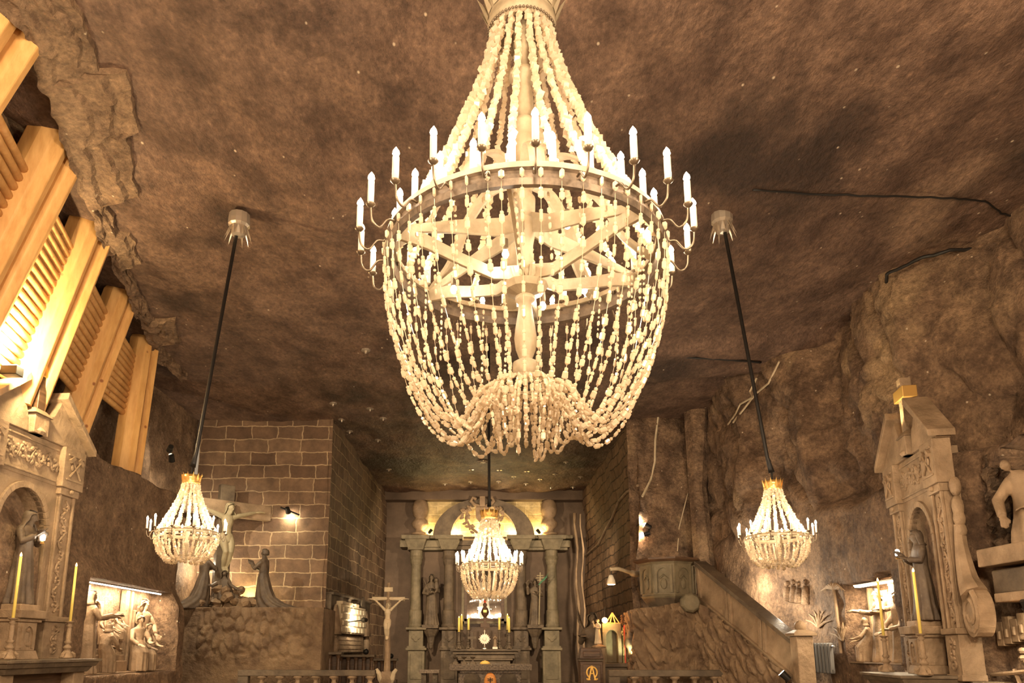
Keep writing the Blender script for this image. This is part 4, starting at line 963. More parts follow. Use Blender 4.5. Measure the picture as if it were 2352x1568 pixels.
t = thing('small_cross', 'small grey cross on the shelf left of the monstrance', 'cross', (at(1084, 1490, Y=35.8).x, 35.75, zt)); b_ = MB(); b_.box(-.05, -.04, 0, .05, .04, .78); b_.box(-.2, -.045, .46, .2, .045, .58); b_.box(-.12, -.1, 0, .12, .1, .06); b_.build('cross_beams', 'stone_dark', t, bevel=.01)
figure('statuette', 'small robed stone statuette on the shelf right of the monstrance', 'statue', (at(1137, 1480, Y=35.7).x, 35.68, zt + .1), 0, .58, 'stone', [arm(-1, (-.13, -.05, .64), (-.02, -.13, .7), (.3, -.3, .6)), arm(1, (.13, -.05, .64), (.02, -.13, .7), (-.3, -.3, .6))], vox=.012)
b_ = MB(); c = (at(1137, 1480, Y=35.7).x, 35.68, zt); b_.box(c[0] - .12, c[1] - .1, c[2], c[0] + .12, c[1] + .1, c[2] + .1); tag(b_.build('plinth', 'white', bevel=.01), 'white block under the small statuette on the altar shelf', 'plinth')
# table altar
YT = 31.0; t = thing('altar_table', 'speckled granite altar table with an oval orange icon on its front', 'altar', (at(1126, 1560, Y=YT).x, YT, 0))
b_ = MB(); pbox(b_, 1031, 1525, 1222, 1540, YT, 1.3); tt = rel(b_.build('table_slab', 'granite', t, bevel=.02), t); ztab = at(1126, 1525, Y=YT).z
b_ = MB(); pbox(b_, 1056, 1540, 1198, 1546, YT + .1, 1.1); a = at(1052, 1548, Y=YT); c = at(1198, 1548, Y=YT); b_.box(a.x, YT + .15, 0, c.x, YT + 1.1, a.z + .05); rel(b_.build('table_base', 'granite', t, bevel=.02), t)
for dx in (-1, 1):
    b_ = MB(); q = at(1126 + dx * 42, 1565, Y=YT); b_.lathe([(.0, -.01), (.35, -.01), (.35, .02), (0, .03)], 16); b_.v = [(q.x + p[0], YT + .15 - p[2] * 2, .35 + p[1]) for p in b_.v]; rel(b_.build('base_medallion', 'stone_dark', t), t)
q = at(1126, 1546, Y=YT); b_ = MB(); b_.lathe([(.27, 0), (.27, .04), (.2, .06), (0, .07)], 28); b_.v = [(q.x + p[0] * .92, YT + .14 - p[2], q.z - .36 + p[1] * 1.45) for p in b_.v]; ic = rel(b_.build('oval_icon', 'icon', t, smooth=True), t)
b_ = MB(); b_.box(q.x - .015, YT + .05, q.z - .42, q.x + .015, YT + .075, q.z - .16)
for dz in (-.24, -.3): b_.tube([(q.x - .11, YT + .06, q.z + dz + .03), (q.x, YT + .06, q.z + dz), (q.x + .11, YT + .06, q.z + dz + .03)], .014, 5)
b_.build('icon_marks', 'black', ic)
for k, px in enumerate((1046, 1066, 1086)):
    t = thing('stone_cup', 'small dark footed cup on the altar table, %s of three' % ('leftmost', 'middle', 'rightmost')[k], 'cup', (at(px, 1520, Y=YT + .5).x, YT + .45, ztab), 0, 'cups on the altar table')
    b_ = MB(); b_.lathe([(.15, 0), (.13, .06), (.04, .13), (.03, .2), (.1, .26), (.12, .3), (0, .3)], 8); b_.build('bowl', 'stone_dark', t)
t = thing('gold_dish', 'golden domed dish in the middle of the altar table', 'dish', (at(1114, 1520, Y=YT + .5).x, YT + .4, ztab)); b_ = MB(); b_.lathe([(.22, 0), (.2, .06), (.12, .12), (.0, .15)], 16); b_.build('dome', 'gilt', t, smooth=True)
t = thing('credence_table', 'small side table with a stone top left of the altar table', 'table', (at(985, 1560, Y=32).x, 32, 0))
a = at(963, 1538, Y=32) - t.location; c = at(1009, 1546, Y=32) - t.location; b_ = MB(); b_.box(a.x, 0, c.z, c.x, .7, a.z); b_.build('table_top', 'granite', t, bevel=.01)
for dx in (a.x + .08, c.x - .28): b_ = MB(); b_.box(dx, .08, 0, dx + .2, .6, c.z); b_.build('leg', 'stone_dark', t)
# encrusted wooden props along the right corner of the chancel
random.seed(21)
for px, Y, y0, y1, w in ((1322, 36.8, 1178, 1575, 'tallest, running up to the cornice level'), (1335, 33.5, 1180, 1575, 'slimmer one nearest the brick wall')):
    a = at(px, y0, Y=Y); x = a.x; pts = [(x + .06 * math.sin(k * 1.3), Y + .03 * math.cos(k), .02 + (a.z - .02) * k / 14) for k in range(15)]
    b_ = MB(); b_.tube(pts, [(.07 if px == 1322 else .04) * random.uniform(.7, 1.4) for _ in pts], 6); tag(b_.build('salt_pole', 'stone', smooth=True), 'pale crusted upright pole in the right chancel corner, %s' % w, 'pole', 'crusted poles in the right chancel corner')

# ---------------------------------------------------------------- crucifixion group on the left
def leaf_relief(x, z, sc, amp):
    d = noise.voronoi(Vector((x * sc, z * sc * .62, 0)))[0]; g = (d[1] - d[0]); return amp * (min(1, g * 4.5) * .75 + .35 * (1 - d[0]))
def plat(u, w):
    if w <= 2.88:
        k = sstep(.9, 1.7, w) * sstep(-9.3, -8.6, u) * sstep(-5.05, -5.5, u)
        return (u, 23.45 - k * leaf_relief(u, w + .3 * math.sin(u), 3.7, .15) - .06 * fbm((u, 2, w), 4) - .1 * math.sin(w * 1.2), w)
    return (u, 23.45 + (w - 2.88) * 4, 2.88 + .12 * fbm((u * 2, w * 4, 0), 4))
o = grid('stone_ledge', frange(-9.75, -5.0, .04), frange(0, 2.88, .04) + [2.95, 3.05, 3.2, 3.36], plat, 'leaf', smooth=True)
tag(o, 'broad rock ledge with leaf-shaped cuts below the stone crucifixion group', 'rock ledge')
b_ = MB(); b_.box(-5.08, 23.5, 0, -5.0, 25.3, 2.86); b_.build('ledge_side', 'leaf', o)
cx = at(512, 1300, Y=24.2).x; CRZ = .72; ztop = at(507, 1113, Y=24.2).z; zarm = at(507, 1166, Y=24.2).z
t = thing('stone_cross', 'big stone cross carrying the pale figure above the left rock ledge', 'cross', (cx, 24.2, 3.0), CRZ)
b_ = MB(); b_.box(-.24, 0, 0, .24, .25, ztop - 3.0); b_.build('upright', 'stone_dark', t, bevel=.02)
b_ = MB(); b_.box(-1.55, -.02, zarm - 3.27, 1.55, .24, zarm - 2.75); b_.build('crossbeam', 'stone', t, bevel=.03)
def crucified(name, label, loc, rz, h, m, armz=0.0, vox=.02, drop=.1, parent=None):
    """a crucified body: arms raised to the beam, head sunk, knees bent together"""
    t = thing(name, label, 'figure', loc, rz) if parent is None else None
    b_ = MB(); P = lambda x, y, z: (x * h, y * h, z * h)
    rr = lambda L: [r * h for r in L]
    b_.tube([P(0, -.03, .46), P(0, -.045, .54), P(.0, -.05, .62), P(0, -.055, .7), P(0, -.045, .78), P(0, -.04, .83)], rr([.075, .07, .062, .085, .08, .03]), 12, .72)
    for s in (-1, 1):
        b_.tube([P(s * .04, -.04, .5), P(s * .05, -.11, .38), P(s * .035, -.15, .27), P(s * .035, -.1, .16), P(s * .02, -.05, .06)], rr([.062, .055, .04, .036, .024]), 10)
        b_.tube([P(s * .02, -.05, .06), P(s * .015, -.1, .02), P(s * .015, -.13, -.01)], rr([.026, .03, .018]), 8)
        b_.tube([P(s * .07, -.045, .77), P(s * .15, -.045, .79 + armz * .3), P(s * .26, -.04, .81 + armz * .7), P(s * .35, -.03, .83 + armz), P(s * .42, -.02, .85 + armz)], rr([.042, .036, .028, .026, .017]), 9)
        hand(b_, P(s * .42, -.02, .85 + armz), (s, -.05, .15), h, s, .4)
    b_.tube([P(0, -.045, .8), P(.0, -.06, .87)], rr([.035, .03]), 8)
    head(b_, (.02, -.085, .9), h, .5, .35, True)
    body = b_.build('body', m, t, remesh=vox)
    hair('hair', (.02, -.08, .905), h, .5, m, t, long=1, tilt=.3)
    b_ = MB(); robe(b_, [(.4, .088, .08, 0, -.06), (.44, .092, .08, 0, -.055), (.52, .088, .07, 0, -.045), (.54, .08, .062, 0, -.04)], 9, .25, h=h); b_.build('loincloth', m, t, smooth=True)
    return t
H_ = 2.35; foot = at(513, 1312, Y=23.9)
crucified('crucified_figure', 'pale stone figure with outstretched arms on the big stone cross', (cx + .0, 24.2, foot.z), CRZ, H_, 'corpus', armz=(zarm - foot.z) / H_ - .87, vox=.022)
KN = [(0, .12, .36, 0, .26), (.03, .12, .35, 0, .24), (.1, .115, .24, 0, .13), (.2, .11, .17, 0, .05), (.34, .105, .13, 0, .02), (.5, .1, .1, 0, 0), (.58, .085, .075, 0, 0), (.68, .1, .078, 0, 0), (.76, .115, .07, 0, 0), (.805, .105, .06, 0, .005), (.83, .055, .045, 0, .0), (.88, .03, .03, 0, -.004)]
figure('kneeling_monk', 'dark kneeling stone monk with clasped hands right of the rubble heap', 'statue', (at(600, 1400, Y=23.9).x, 23.95, 2.84), -PI / 2 - .15, 1.95, 'statue',
       [arm(-1, (-.12, -.11, .66), (-.02, -.19, .72), (.3, -.4, .7)), arm(1, (.12, -.11, .66), (.02, -.19, .72), (-.3, -.4, .7))], rings=KN, vox=.02, tilt=.05)
figure('kneeling_monk', 'dark kneeling stone monk seen from behind left of the rubble heap', 'statue', (at(462, 1390, Y=23.8).x, 23.85, 2.84), PI * .8, 1.95, 'statue',
       [arm(-1, (-.13, -.11, .66), (-.03, -.19, .7), (.3, -.4, .7)), arm(1, (.13, -.11, .66), (.03, -.19, .7), (-.3, -.4, .7))], rings=KN, vox=.02, longhair=True)
# the reclining cowled figure on the heap
figure('reclining_figure', 'cowled stone figure sunk on the rubble below the crucifix', 'statue', (at(512, 1362, Y=23.9).x, 24.0, 3.15), -.2, 1.5, 'statue',
       [arm(-1, (-.2, -.14, .3), (-.34, -.2, .3), (-1, -.2, .0), .4), arm(1, (.22, -.14, .3), (.42, -.2, .2), (1, -.2, -.2), .4)],
       rings=[(0, .3, .16, .04, 0), (.1, .28, .15, .03, 0), (.22, .18, .12, 0, 0), (.34, .13, .1, 0, 0), (.42, .12, .08, 0, 0), (.46, .05, .05, 0, -.01), (.5, .03, .03, 0, -.02)], hc=(0, -.03, .55), veil=True, tilt=.2, vox=.018, turn=.3)
random.seed(31)
for k in range(36):
    px = 445 + random.random() * 165; base = abs(px - 520) / 90; h = max(0, 1 - base) * .75
    x = at(px, 1390, Y=23.9).x; y = random.uniform(23.6, 24.5); z = 2.95 + h * random.uniform(.0, 1.0)
    b_ = MB(); r = random.uniform(.11, .24); b_.ball((0, 0, 0), (r * 1.35, r, r * .8), 6, 4, Matrix.Rotation(random.uniform(0, 3), 3, 'Z') @ Matrix.Rotation(random.uniform(-.7, .7), 3, 'Y'))
    b_.v = [tuple(Vector(p) * random.uniform(.82, 1.18)) for p in b_.v]
    tag(b_.build('rubble_stone', 'leaf', loc=(x, y, z)), '%s stone of the brown rubble heap, %s, %s' % ('large' if r > .175 else 'small', 'near the left monk' if px < 495 else 'in the middle' if px < 555 else 'near the right monk', 'at the front' if y < 24.0 else 'at the back'), 'stone', 'stones heaped below the crucifix')
lamp('heap_light', 'POINT', at(566, 1372, Y=25.0), 22, (1, .78, .38), .06)
lamp('heap_light_left', 'POINT', (-9.2, 24.6, 4.3), 30, (1, .85, .6), .06)
def spot_fixture(p, d, label, lit=None, power=0, col=(1, .85, .6), angle=80, size=.09, br=(0, .1, -.1)):
    t = thing('spotlight', label, 'lamp', p); d = Vector(d).normalized(); b_ = MB()
    b_.tube([-d * .12, d * .1], [size * .8, size], 12); b_.tube([(0, 0, 0), -d * .08 + Vector(br)], .02, 5); b_.build('housing', 'blackmetal', t)
    b_ = MB(); b_.tube([d * .1, d * .104], [size * .85, size * .85], 12); b_.build('lens', EM['spot'], t)
    if power: lamp('spotlight_beam', 'SPOT', Vector(p) + d * .16, power, col, .05, aim=Vector(p) + d, angle=angle)
spot_fixture(at(394, 1052, X=-8.9), (-.2, 1, -.9), 'small black spotlight on the left rock edge above the left small chandelier', power=160, angle=110)
spot_fixture(at(391, 1030, X=-8.9), (-.5, .8, -.3), 'upper black spotlight on the left rock edge')
spot_fixture(at(1803, 1552, Y=17.5), (-.8, .3, .9), 'black floodlight at the foot of the pulpit stair', power=120, angle=90)
spot_fixture((-4.25, 26.8, 2.62), (-.75, .9, .06), 'black spotlight fixed on the relief of the castle walls', power=60, angle=100, br=(-.85, 0, -.1))
spot_fixture(at(661, 1172, Y=25.0), (.1, 1, -1), 'small spotlight and dark bracket on the left brick wall', power=9, col=(1, .9, .5), angle=120)
b_ = MB(); a, c = at(645, 1165, Y=25.15), at(687, 1182, Y=24.9); b_.tube([a, c], .03, 5); tag(b_.build('bracket_bar', 'black'), 'short black bar fixed on the left brick wall', 'bracket')
b_ = MB(); b_.box(at(650, 1330, Y=25.27).x, 25.18, at(650, 1185, Y=25.2).z, at(650, 1330, Y=25.27).x + .02, 25.2, 8.6); 

# ---------------------------------------------------------------- recess with the carved scene, left
t = thing('carved_relief_scene', 'lamp-lit stone relief of a robed man and seated listeners in the left wall', 'relief', (-8.95, 17.9, 1.08), PI / 2)
LRX = lambda y: y - 17.9     # local x runs along the wall, local -y points into the hall
b_ = MB()
for k in range(9):            # curtain folds and wall piers behind
    b_.tube([(-2.3 + k * .09, 0, 1.95), (-2.33 + k * .06, -.05, 1.0), (-2.3 + k * .02, -.02, .6)], .04, 6)
b_.box(-1.15, -.08, .0, -1.02, .02, 1.95); b_.box(.62, -.12, .0, .8, .02, 1.95); b_.box(1.0, -.08, 0, 1.1, .02, 1.95)
b_.prism([(q[0] - .6, q[1]) for q in arch_poly(.32, .9, 1.62, .22, 1.35, 8)], -.04, .02)
for r_ in ((1.3, .95, 1.75, 1.45),):
    b_.box(r_[0], -.05, r_[1], r_[2], .02, r_[1] + .05); b_.box(r_[0], -.05, r_[3], r_[2], .02, r_[3] + .05); b_.box(r_[0], -.05, r_[1], r_[0] + .05, .02, r_[3])
for k in range(3): b_.box(-.9, -.3 + .09 * k, 0, .6, .02, .25 + .14 * k)
b_.build('carved_backdrop', 'stone', t, bevel=.01)
b_ = MB(); b_.box(-2.35, -.5, -.03, 2.4, .0, .0); b_.build('recess_sill', 'stone', t)
def rfig(x, h, rz, arms, dy=-.25, z=0, **k): return figure('carved_figure', None, None, (x, dy - .04, z), rz, h * 1.2, 'stone', arms, parent=t, vox=.016, **k)
rfig(-1.35, 1.5, .9, [arm(-1, (-.14, -.06, .66), (-.1, -.24, .7), (.1, -1, .1)), arm(1, (.13, -.08, .66), (.06, -.27, .68), (0, -1, .1))], longhair=True, tilt=.15, beard=True)
SIT = [(0, .13, .16, 0, -.1), (.1, .13, .16, 0, -.1), (.3, .13, .17, 0, -.09), (.4, .12, .14, 0, -.03), (.5, .1, .09, 0, .02), (.6, .11, .075, 0, .0), (.68, .11, .065, 0, -.02), (.72, .05, .045, 0, -.03), (.76, .03, .03, 0, -.04)]
sa = [arm(-1, (-.15, -.12, .5), (-.08, -.24, .42), (.2, -1, -.2), .66), arm(1, (.15, -.12, .5), (.08, -.24, .46), (-.2, -1, 0), .66)]
rfig(-.62, 1.05, 1.4, sa, rings=SIT, hc=(0, -.06, .82), dy=-.3, longhair=True)
rfig(.95, 1.25, -.7, sa, rings=SIT, hc=(0, -.06, .82), dy=-.3, tilt=.35)
rfig(1.42, 1.1, -.4, sa, rings=SIT, hc=(0, -.06, .82), dy=-.3, tilt=.1)
rfig(1.55, 1.5, -.3, [arm(-1, (-.17, -.06, .66), (-.19, -.12, .8), (0, -.2, 1)), arm(1, (.16, -.06, .62), (.1, -.15, .5), (-.2, -.6, -.4))], dy=-.12, longhair=True, beard=True)
for x, z in ((-.45, .62), (-.2, .66), (.05, .6), (.25, .75), (.42, .72)): rfig(x, .62, .3 * math.sin(x * 9), sa, rings=SIT, hc=(0, -.06, .82), dy=-.06, z=z)
t2 = thing('strip_light', 'glowing strip lamp along the top of the left relief recess', 'lamp', (-8.66, 17.9, 3.06)); b_ = MB(); b_.box(-.03, -2.2, -.01, .03, 2.2, .02); b_.build('housing', 'silver', t2)
b_ = MB(); b_.box(-.012, -2.15, -.03, .012, 2.15, -.012); b_.build('tube', EM['strip'], t2); lamp('relief_strip_light', 'AREA', (-8.68, 17.9, 3.0), 55, WARM, 4.2, aim=(-8.95, 17.9, 1.6), size_y=.06)

# recess with the carved scene, right
t = thing('carved_relief_scene', 'lamp-lit stone relief with crowned figures half hidden by the right altar', 'relief', (8.88, 16.2, 1.33), -PI / 2)
b_ = MB(); b_.prism([(q[0] - .55, q[1]) for q in arch_poly(.35, .1, 1.55, .25, 1.1, 8)], -.06, .02); b_.box(-1.0, -.1, 0, -.92, .02, 1.65); b_.build('carved_backdrop', 'stone', t, bevel=.01)
b_ = MB(); b_.box(-1.1, -.6, -.03, 1.05, 0, 0); b_.build('recess_sill', 'stone', t)
rfig(-.55, .9, -.6, sa, rings=SIT, hc=(0, -.06, .82), dy=-.35, longhair=True); rfig(-.1, 1.3, -.2, [arm(-1, (-.14, -.06, .66), (-.1, -.24, .7), (.1, -1, .1)), arm(1, (.13, -.08, .66), (.06, -.27, .68), (0, -1, .1))], dy=-.3, beard=True)
rfig(.3, 1.45, .2, [arm(-1, (-.14, -.06, .66), (-.1, -.2, .6), (.1, -1, .1)), arm(1, (.13, -.08, .66), (.06, -.22, .62), (0, -1, .1))], dy=-.15, longhair=True); rfig(.75, 1.2, .2, sa, dy=-.35, beard=True)
t2 = thing('strip_light', 'glowing strip lamp along the top of the right relief recess', 'lamp', (8.45, 16.1, 3.0)); b_ = MB(); b_.box(-.08, -.85, -.01, .08, .85, .02); b_.build('housing', 'silver', t2); lamp('relief_strip_light', 'AREA', (8.5, 16.1, 2.95), 22, WARM, 1.6, aim=(8.85, 16.1, 1.8), size_y=.06)
b_ = MB(); b_.box(-.07, -.82, -.03, .07, .82, -.012); b_.build('tube', EM['strip'], t2)

def on_right(px, py, d=.03):
    X = 8.2
    for _ in range(7): p = at(px, py, X=X); X = X * .3 + .7 * right_wall(p.y, p.z)[0]
    p = at(px, py, X=X - d); return p
# palm tree and figures cut into the right wall
t = thing('palm_relief', 'palm tree carved in the wall left of the right relief recess', 'relief', on_right(1925, 1500)); o_ = Vector(t.location)
b_ = MB(); W = lambda *q: [on_right(*k) - o_ for k in q]
b_.tube(W((1932, 1500), (1926, 1440), (1918, 1370), (1914, 1350)), .04, 7); b_.build('trunk', 'stone', t)
b_ = MB()
for k in range(9):
    a = PI * (.05 + k * .11); c = (1914, 1352); b_.tube(W(c, (c[0] + 16 * math.cos(a), c[1] - 12 * math.sin(a)), (c[0] + 30 * math.cos(a), c[1] - 4 * math.sin(a) + 6)), [.03, .035, .01], 5)
for bx, by in ((1880, 1440), (1935, 1470)):
    for k in range(7):
        a = PI * (.12 + k * .125); b_.tube(W((bx, by), (bx + 15 * math.cos(a), by - 30 * math.sin(a)), (bx + 32 * math.cos(a), by - 42 * math.sin(a))), [.03, .03, .008], 5)
b_.build('fronds', 'stone', t)
t = thing('wall_relief', 'faint relief of standing people carved in the rock above the stair newel', 'relief', on_right(1830, 1385)); o_ = Vector(t.location)
for px, py, h in ((1808, 1348, 32), (1822, 1345, 38), (1834, 1350, 34), (1850, 1345, 42)):
    b_ = MB(); b_.tube(W((px, py + h), (px, py + h * .4), (px, py)), [.11, .1, .06], 8); b_.ball(on_right(px, py - 8, .0) - o_, .08, 8, 6); b_.build('carved_figure', 'rock_low', t, smooth=True)
# pale salt veins
for pts, w in ((((1738, 868), (1722, 900), (1728, 912), (1700, 928), (1690, 950), (1672, 975)), 'right wall beside the right chandelier cord'), (((1790, 830), (1765, 880), (1735, 905), (1712, 935), (1684, 970)), 'right wall just right of the chandelier cord')):
    b_ = MB(); b_.tube([on_right(*q, .06) for q in pts], .028, 5); tag(b_.build('salt_vein', 'stone_white'), 'pale zigzag salt vein on the %s' % w, 'vein')
Yfr = 25.25
def on_front(px, py, d=.02):
    Y = 25.4
    for _ in range(5): p = at(px, py, Y=Y); Y = fr(p.x, p.z)[1]
    return at(px, py, Y=Y - d)
spot_fixture(on_front(1485, 1225, .1), (-.9, .3, -.2), 'lower black spotlight on the rock right of the chancel', power=110, angle=110)
spot_fixture(on_front(1488, 1208, .1), (-.9, .3, .6), 'upper black spotlight on the rock right of the chancel', power=50, angle=100)
for pts, r, w in ((((1512, 955), (1505, 1010), (1504, 1060), (1495, 1100), (1475, 1140)), .045, 'nearest the chancel bricks'), (((1596, 1070), (1578, 1140), (1560, 1210), (1556, 1265)), .02, 'farther right, faint and thin')):
    b_ = MB(); b_.tube([on_front(*q) for q in pts], r, 5); tag(b_.build('salt_vein', 'stone_white'), 'long pale salt vein on the rock face above the pulpit, %s' % w, 'vein')
b_ = MB(); pv = [at(px, py, X=5.2) for px, py in ((1455, 1115), (1432, 1130), (1415, 1150), (1400, 1190), (1385, 1220), (1372, 1250), (1345, 1275))]
b_.tube([(XR - .1 * (p.y - YF) / 13 + .1 * math.sin(p.z * 1.1) - .06, p.y, p.z) for p in pv], .05, 5); tag(b_.build('salt_vein', 'stone'), 'pale salt streak running down the right chancel bricks', 'vein')

# ---------------------------------------------------------------- sculpture niche and stone shelf, far right
t = thing('crouching_statue', 'pale crouching stone figure in the rough niche at the right edge', 'statue', (8.6, 11.42, 3.2), -PI / 2 + .5)
b_ = MB(); robe(b_, [(0, .34, .3, 0, -.05), (.2, .33, .3, 0, -.05), (.45, .3, .28, .02, -.02), (.7, .27, .24, .0, .0), (.95, .25, .2, -.05, 0), (1.1, .2, .16, -.1, -.04), (1.18, .08, .08, -.14, -.08)], 7, .08)
head(b_, (-.14, -.14, 1.27 / 1.6), 1.6, -.4, .7); b_.tube([(-.25, -.05, 1.05), (-.42, -.2, .72), (-.3, -.38, .45)], [.1, .09, .07], 9); hand(b_, (-.3, -.38, .45), (.3, -.3, -1), 1.5); b_.tube([(.2, -.05, 1.05), (.34, -.2, .75), (.12, -.38, .55)], [.1, .09, .07], 9); hand(b_, (.12, -.38, .55), (-1, -.3, -.2), 1.5, -1)
b_.build('body', 'stone', t, remesh=.02)
b_ = MB(); b_.box(-.05, .16, 0, .12, .3, 1.5); b_.build('pillar_behind', 'stone', t, bevel=.02)
def slab(name, label, px0, py0, px1, py1, X, th, dep, m='stone'):
    a, c = at(px0, py0, X=X), at(px1, py1, X=X); b_ = MB(); b_.box(X, min(a.y, c.y) - .0, a.z - th, X + dep, max(a.y, c.y), a.z); return tag(b_.build(name, m, bevel=.02), label, 'shelf')
b_ = MB(); b_.box(7.8, 8.2, 2.86, 8.3, 11.75, 3.14); tag(b_.build('stone_shelf', 'stone', bevel=.02), 'long stone shelf jutting out below the niche at the right edge', 'shelf')
b_ = MB(); b_.box(8.0, 8.3, 2.45, 8.3, 11.75, 2.815, .0); tag(b_.build('stone_bracket', 'stone_dark', bevel=.02), 'recessed stone bracket directly under the right stone shelf', 'bracket')
b_ = MB(); b_.box(7.85, 8.3, 2.3, 8.3, 11.55, 2.44); tag(b_.build('lower_stone_shelf', 'stone', bevel=.02), 'lower stone shelf under the niche at the right edge', 'shelf')
t = thing('town_relief', 'relief of a walled town with figures carved low on the right wall edge', 'relief', (8.15, 11.4, .9)); b_ = MB()
random.seed(2)
for k in range(9):
    y = .55 - k * .17; h = 1.05 + .05 * k + random.uniform(-.06, .08); b_.box(-.02, y - .08, .75 + .03 * k, .3, y + .08, h + .03 * k)
    b_.box(-.05, y - .03, .85 + .03 * k, .0, y + .02, .98 + .03 * k)
b_.build('town_walls', 'stone', t, bevel=.01)
b_ = MB(); b_.tube([(0, .9, .3), (-.03, .3, .35), (0, -.3, .42), (-.02, -.9, .1)], .035, 6); b_.tube([(0, .35, .4), (-.02, .2, .05), (0, .3, -.3)], .03, 6)
for k in range(14): b_.ball((-.02, random.uniform(-.7, .1), random.uniform(.3, .7)), (.05, .08, .05), 6, 4)
b_.build('carved_landscape', 'stone', t)
spot_fixture((7.9, 10.9, 2.2), (.5, .1, -1), 'lamp under the stone shelf lighting the carved town', power=40, angle=120)

# ---------------------------------------------------------------- pulpit with its stair
PC = at(1532, 1300, Y=22.3); zt_, zb_ = at(1532, 1288, Y=22).z, at(1532, 1374, Y=22).z
t = thing('pulpit', 'faceted greenish stone pulpit with carved arched panels above the rock base', 'pulpit', (PC.x, 22.3, zb_)); hh = zt_ - zb_
b_ = MB(); b_.lathe([(.78, 0), (.82, .06), (.78, .1), (.8, hh - .12), (.88, hh - .06)], 8); pb = b_.build('tub', 'stone_green', t, bevel=.01)
b_ = MB(); b_.lathe([(.9, hh - .06), (1.02, hh), (1.02, hh + .05), (.7, hh + .05)], 8); b_.build('rim', 'darkwood', t)
for k in range(8):
    a = 2 * PI * (k + .5) / 8; b_ = MB(); w = .21; b_.prism(arch_poly(.25, .14, hh - .16, .18, hh - .45, 8), -.04, .03); b_.ball((0, .0, .4), (.1, .05, .16), 8, 6); b_.tube([(-.12, -.01, .55), (0, -.03, .66), (.12, -.01, .55)], .025, 5)
    b_.build('arched_panel', 'stone_green', t, loc=(.745 * math.cos(a), .745 * math.sin(a), 0), rot=(0, 0, a + PI / 2), bevel=.008)
b_ = MB(); b_.lathe([(.45, -.5), (.6, -.22), (.78, 0)], 8); b_.build('underside', 'stone_dark', t)
q = at(1585, 1384, Y=21.3); b_ = MB(); b_.lathe([(.2, -.2), (.26, -.1), (.26, .1), (.2, .15)], 9); b_.v = [(q.x + p[0] * 1.1, q.y + p[2], q.z + p[1] * 1.1) for p in b_.v]; tag(b_.build('stone_boss', 'stone_green', bevel=.02), 'rounded many-sided stone boss under the right side of the pulpit', 'boss')
P1, P2, P3, P4 = at(1600, 1290, Y=21.7), at(1827, 1474, Y=17.75), at(1608, 1378, Y=21.7), at(1827, 1560, Y=17.75)
t = thing('stair_parapet', 'sloping panelled stone parapet of the stair up to the pulpit', 'parapet', (P4.x, P4.y, P4.z))
def SP(u, w, off=0):
    lo = P3.lerp(P4, u); hi = P1.lerp(P2, u); d = (P2 - P1); n = Vector((-d.y, d.x, 0)).normalized(); n = -n if n.x > 0 else n
    return lo.lerp(hi, w) + n * off - Vector(t.location)
def strip(b_, u0, u1, w0, w1, o0, o1):
    c = [SP(u, w, o) for o in (o0, o1) for u, w in ((u0, w0), (u1, w0), (u1, w1), (u0, w1))]
    b_.add(c, [(3, 2, 1, 0), (4, 5, 6, 7), (0, 1, 5, 4), (1, 2, 6, 5), (2, 3, 7, 6), (3, 0, 4, 7)])
b_ = MB(); strip(b_, 0, 1, 0, 1, -.25, 0); b_.build('parapet_wall', 'stone', t)
b_ = MB(); strip(b_, 0, 1, .9, 1.03, -.32, .1); b_.build('handrail', 'stone_dark', t, bevel=.02)
b_ = MB(); strip(b_, 0, 1, -.06, .1, -.2, .08)
for u in (0, .33, .37, .68, .72, .97): strip(b_, u, u + .03, .1, .9, -.02, .05)
b_.build('panel_frame', 'stone', t, bevel=.01)
NP = at(1841, 1475, Y=17.3)
t = thing('newel_post', 'square stone newel post topped by a ball at the foot of the pulpit stair', 'post', (NP.x, 17.3, 0)); b_ = MB(); z = at(1841, 1452, Y=17.3).z
b_.box(-.19, -.19, 0, .19, .19, z - .08); b_.build('shaft', 'stone', t, bevel=.02); b_ = MB(); b_.box(-.26, -.26, z - .08, .26, .26, z - .02); b_.box(-.26, -.26, z - .02, .26, .26, z + .06, .14); b_.build('cap', 'stone', t, bevel=.01)
b_ = MB(); b_.ball((0, 0, z + .14), .13, 14, 10); b_.build('ball', 'stone', t, smooth=True)
path = [(4.28, 23.2), (4.42, 21.9), (5.0, 21.45), (P3.x - .1, P3.y - .15)] + [tuple(P3.lerp(P4, u).xy - Vector((.05, .1))) for u in (.25, .5, .75, 1.0)]
tops = [2.6, 2.75, 2.78, P3.z] + [lerp(P3.z, P4.z, u) for u in (.25, .5, .75, 1.0)]
def base(u, w):
    i = min(int(u), len(path) - 2); f = u - i; x = lerp(path[i][0], path[i + 1][0], f); y = lerp(path[i][1], path[i + 1][1], f); zt = lerp(tops[i], tops[i + 1], f)
    z = zt * w; d = leaf_relief(x * 1.2 + y * .9, z * 1.0 + u, 4.0, .2) + .07 * fbm((x * 2, y * 2, z * 2), 4)
    return (x - d * .8, y - d * .8, z)
tag(grid('pulpit_rock', frange(0, len(path) - 1, .04), frange(0, 1, .015), base, 'leaf'), 'rugged leaf-cut rock base carrying the pulpit and its stair', 'rock base')
b_ = MB(); 
lamp('stair_light', 'POINT', (7.0, 20.6, 3.2), 60, (1, .88, .66), .08)
lamp('stair_light_lower', 'POINT', (7.55, 19.0, 2.4), 24, (1, .88, .66), .08)
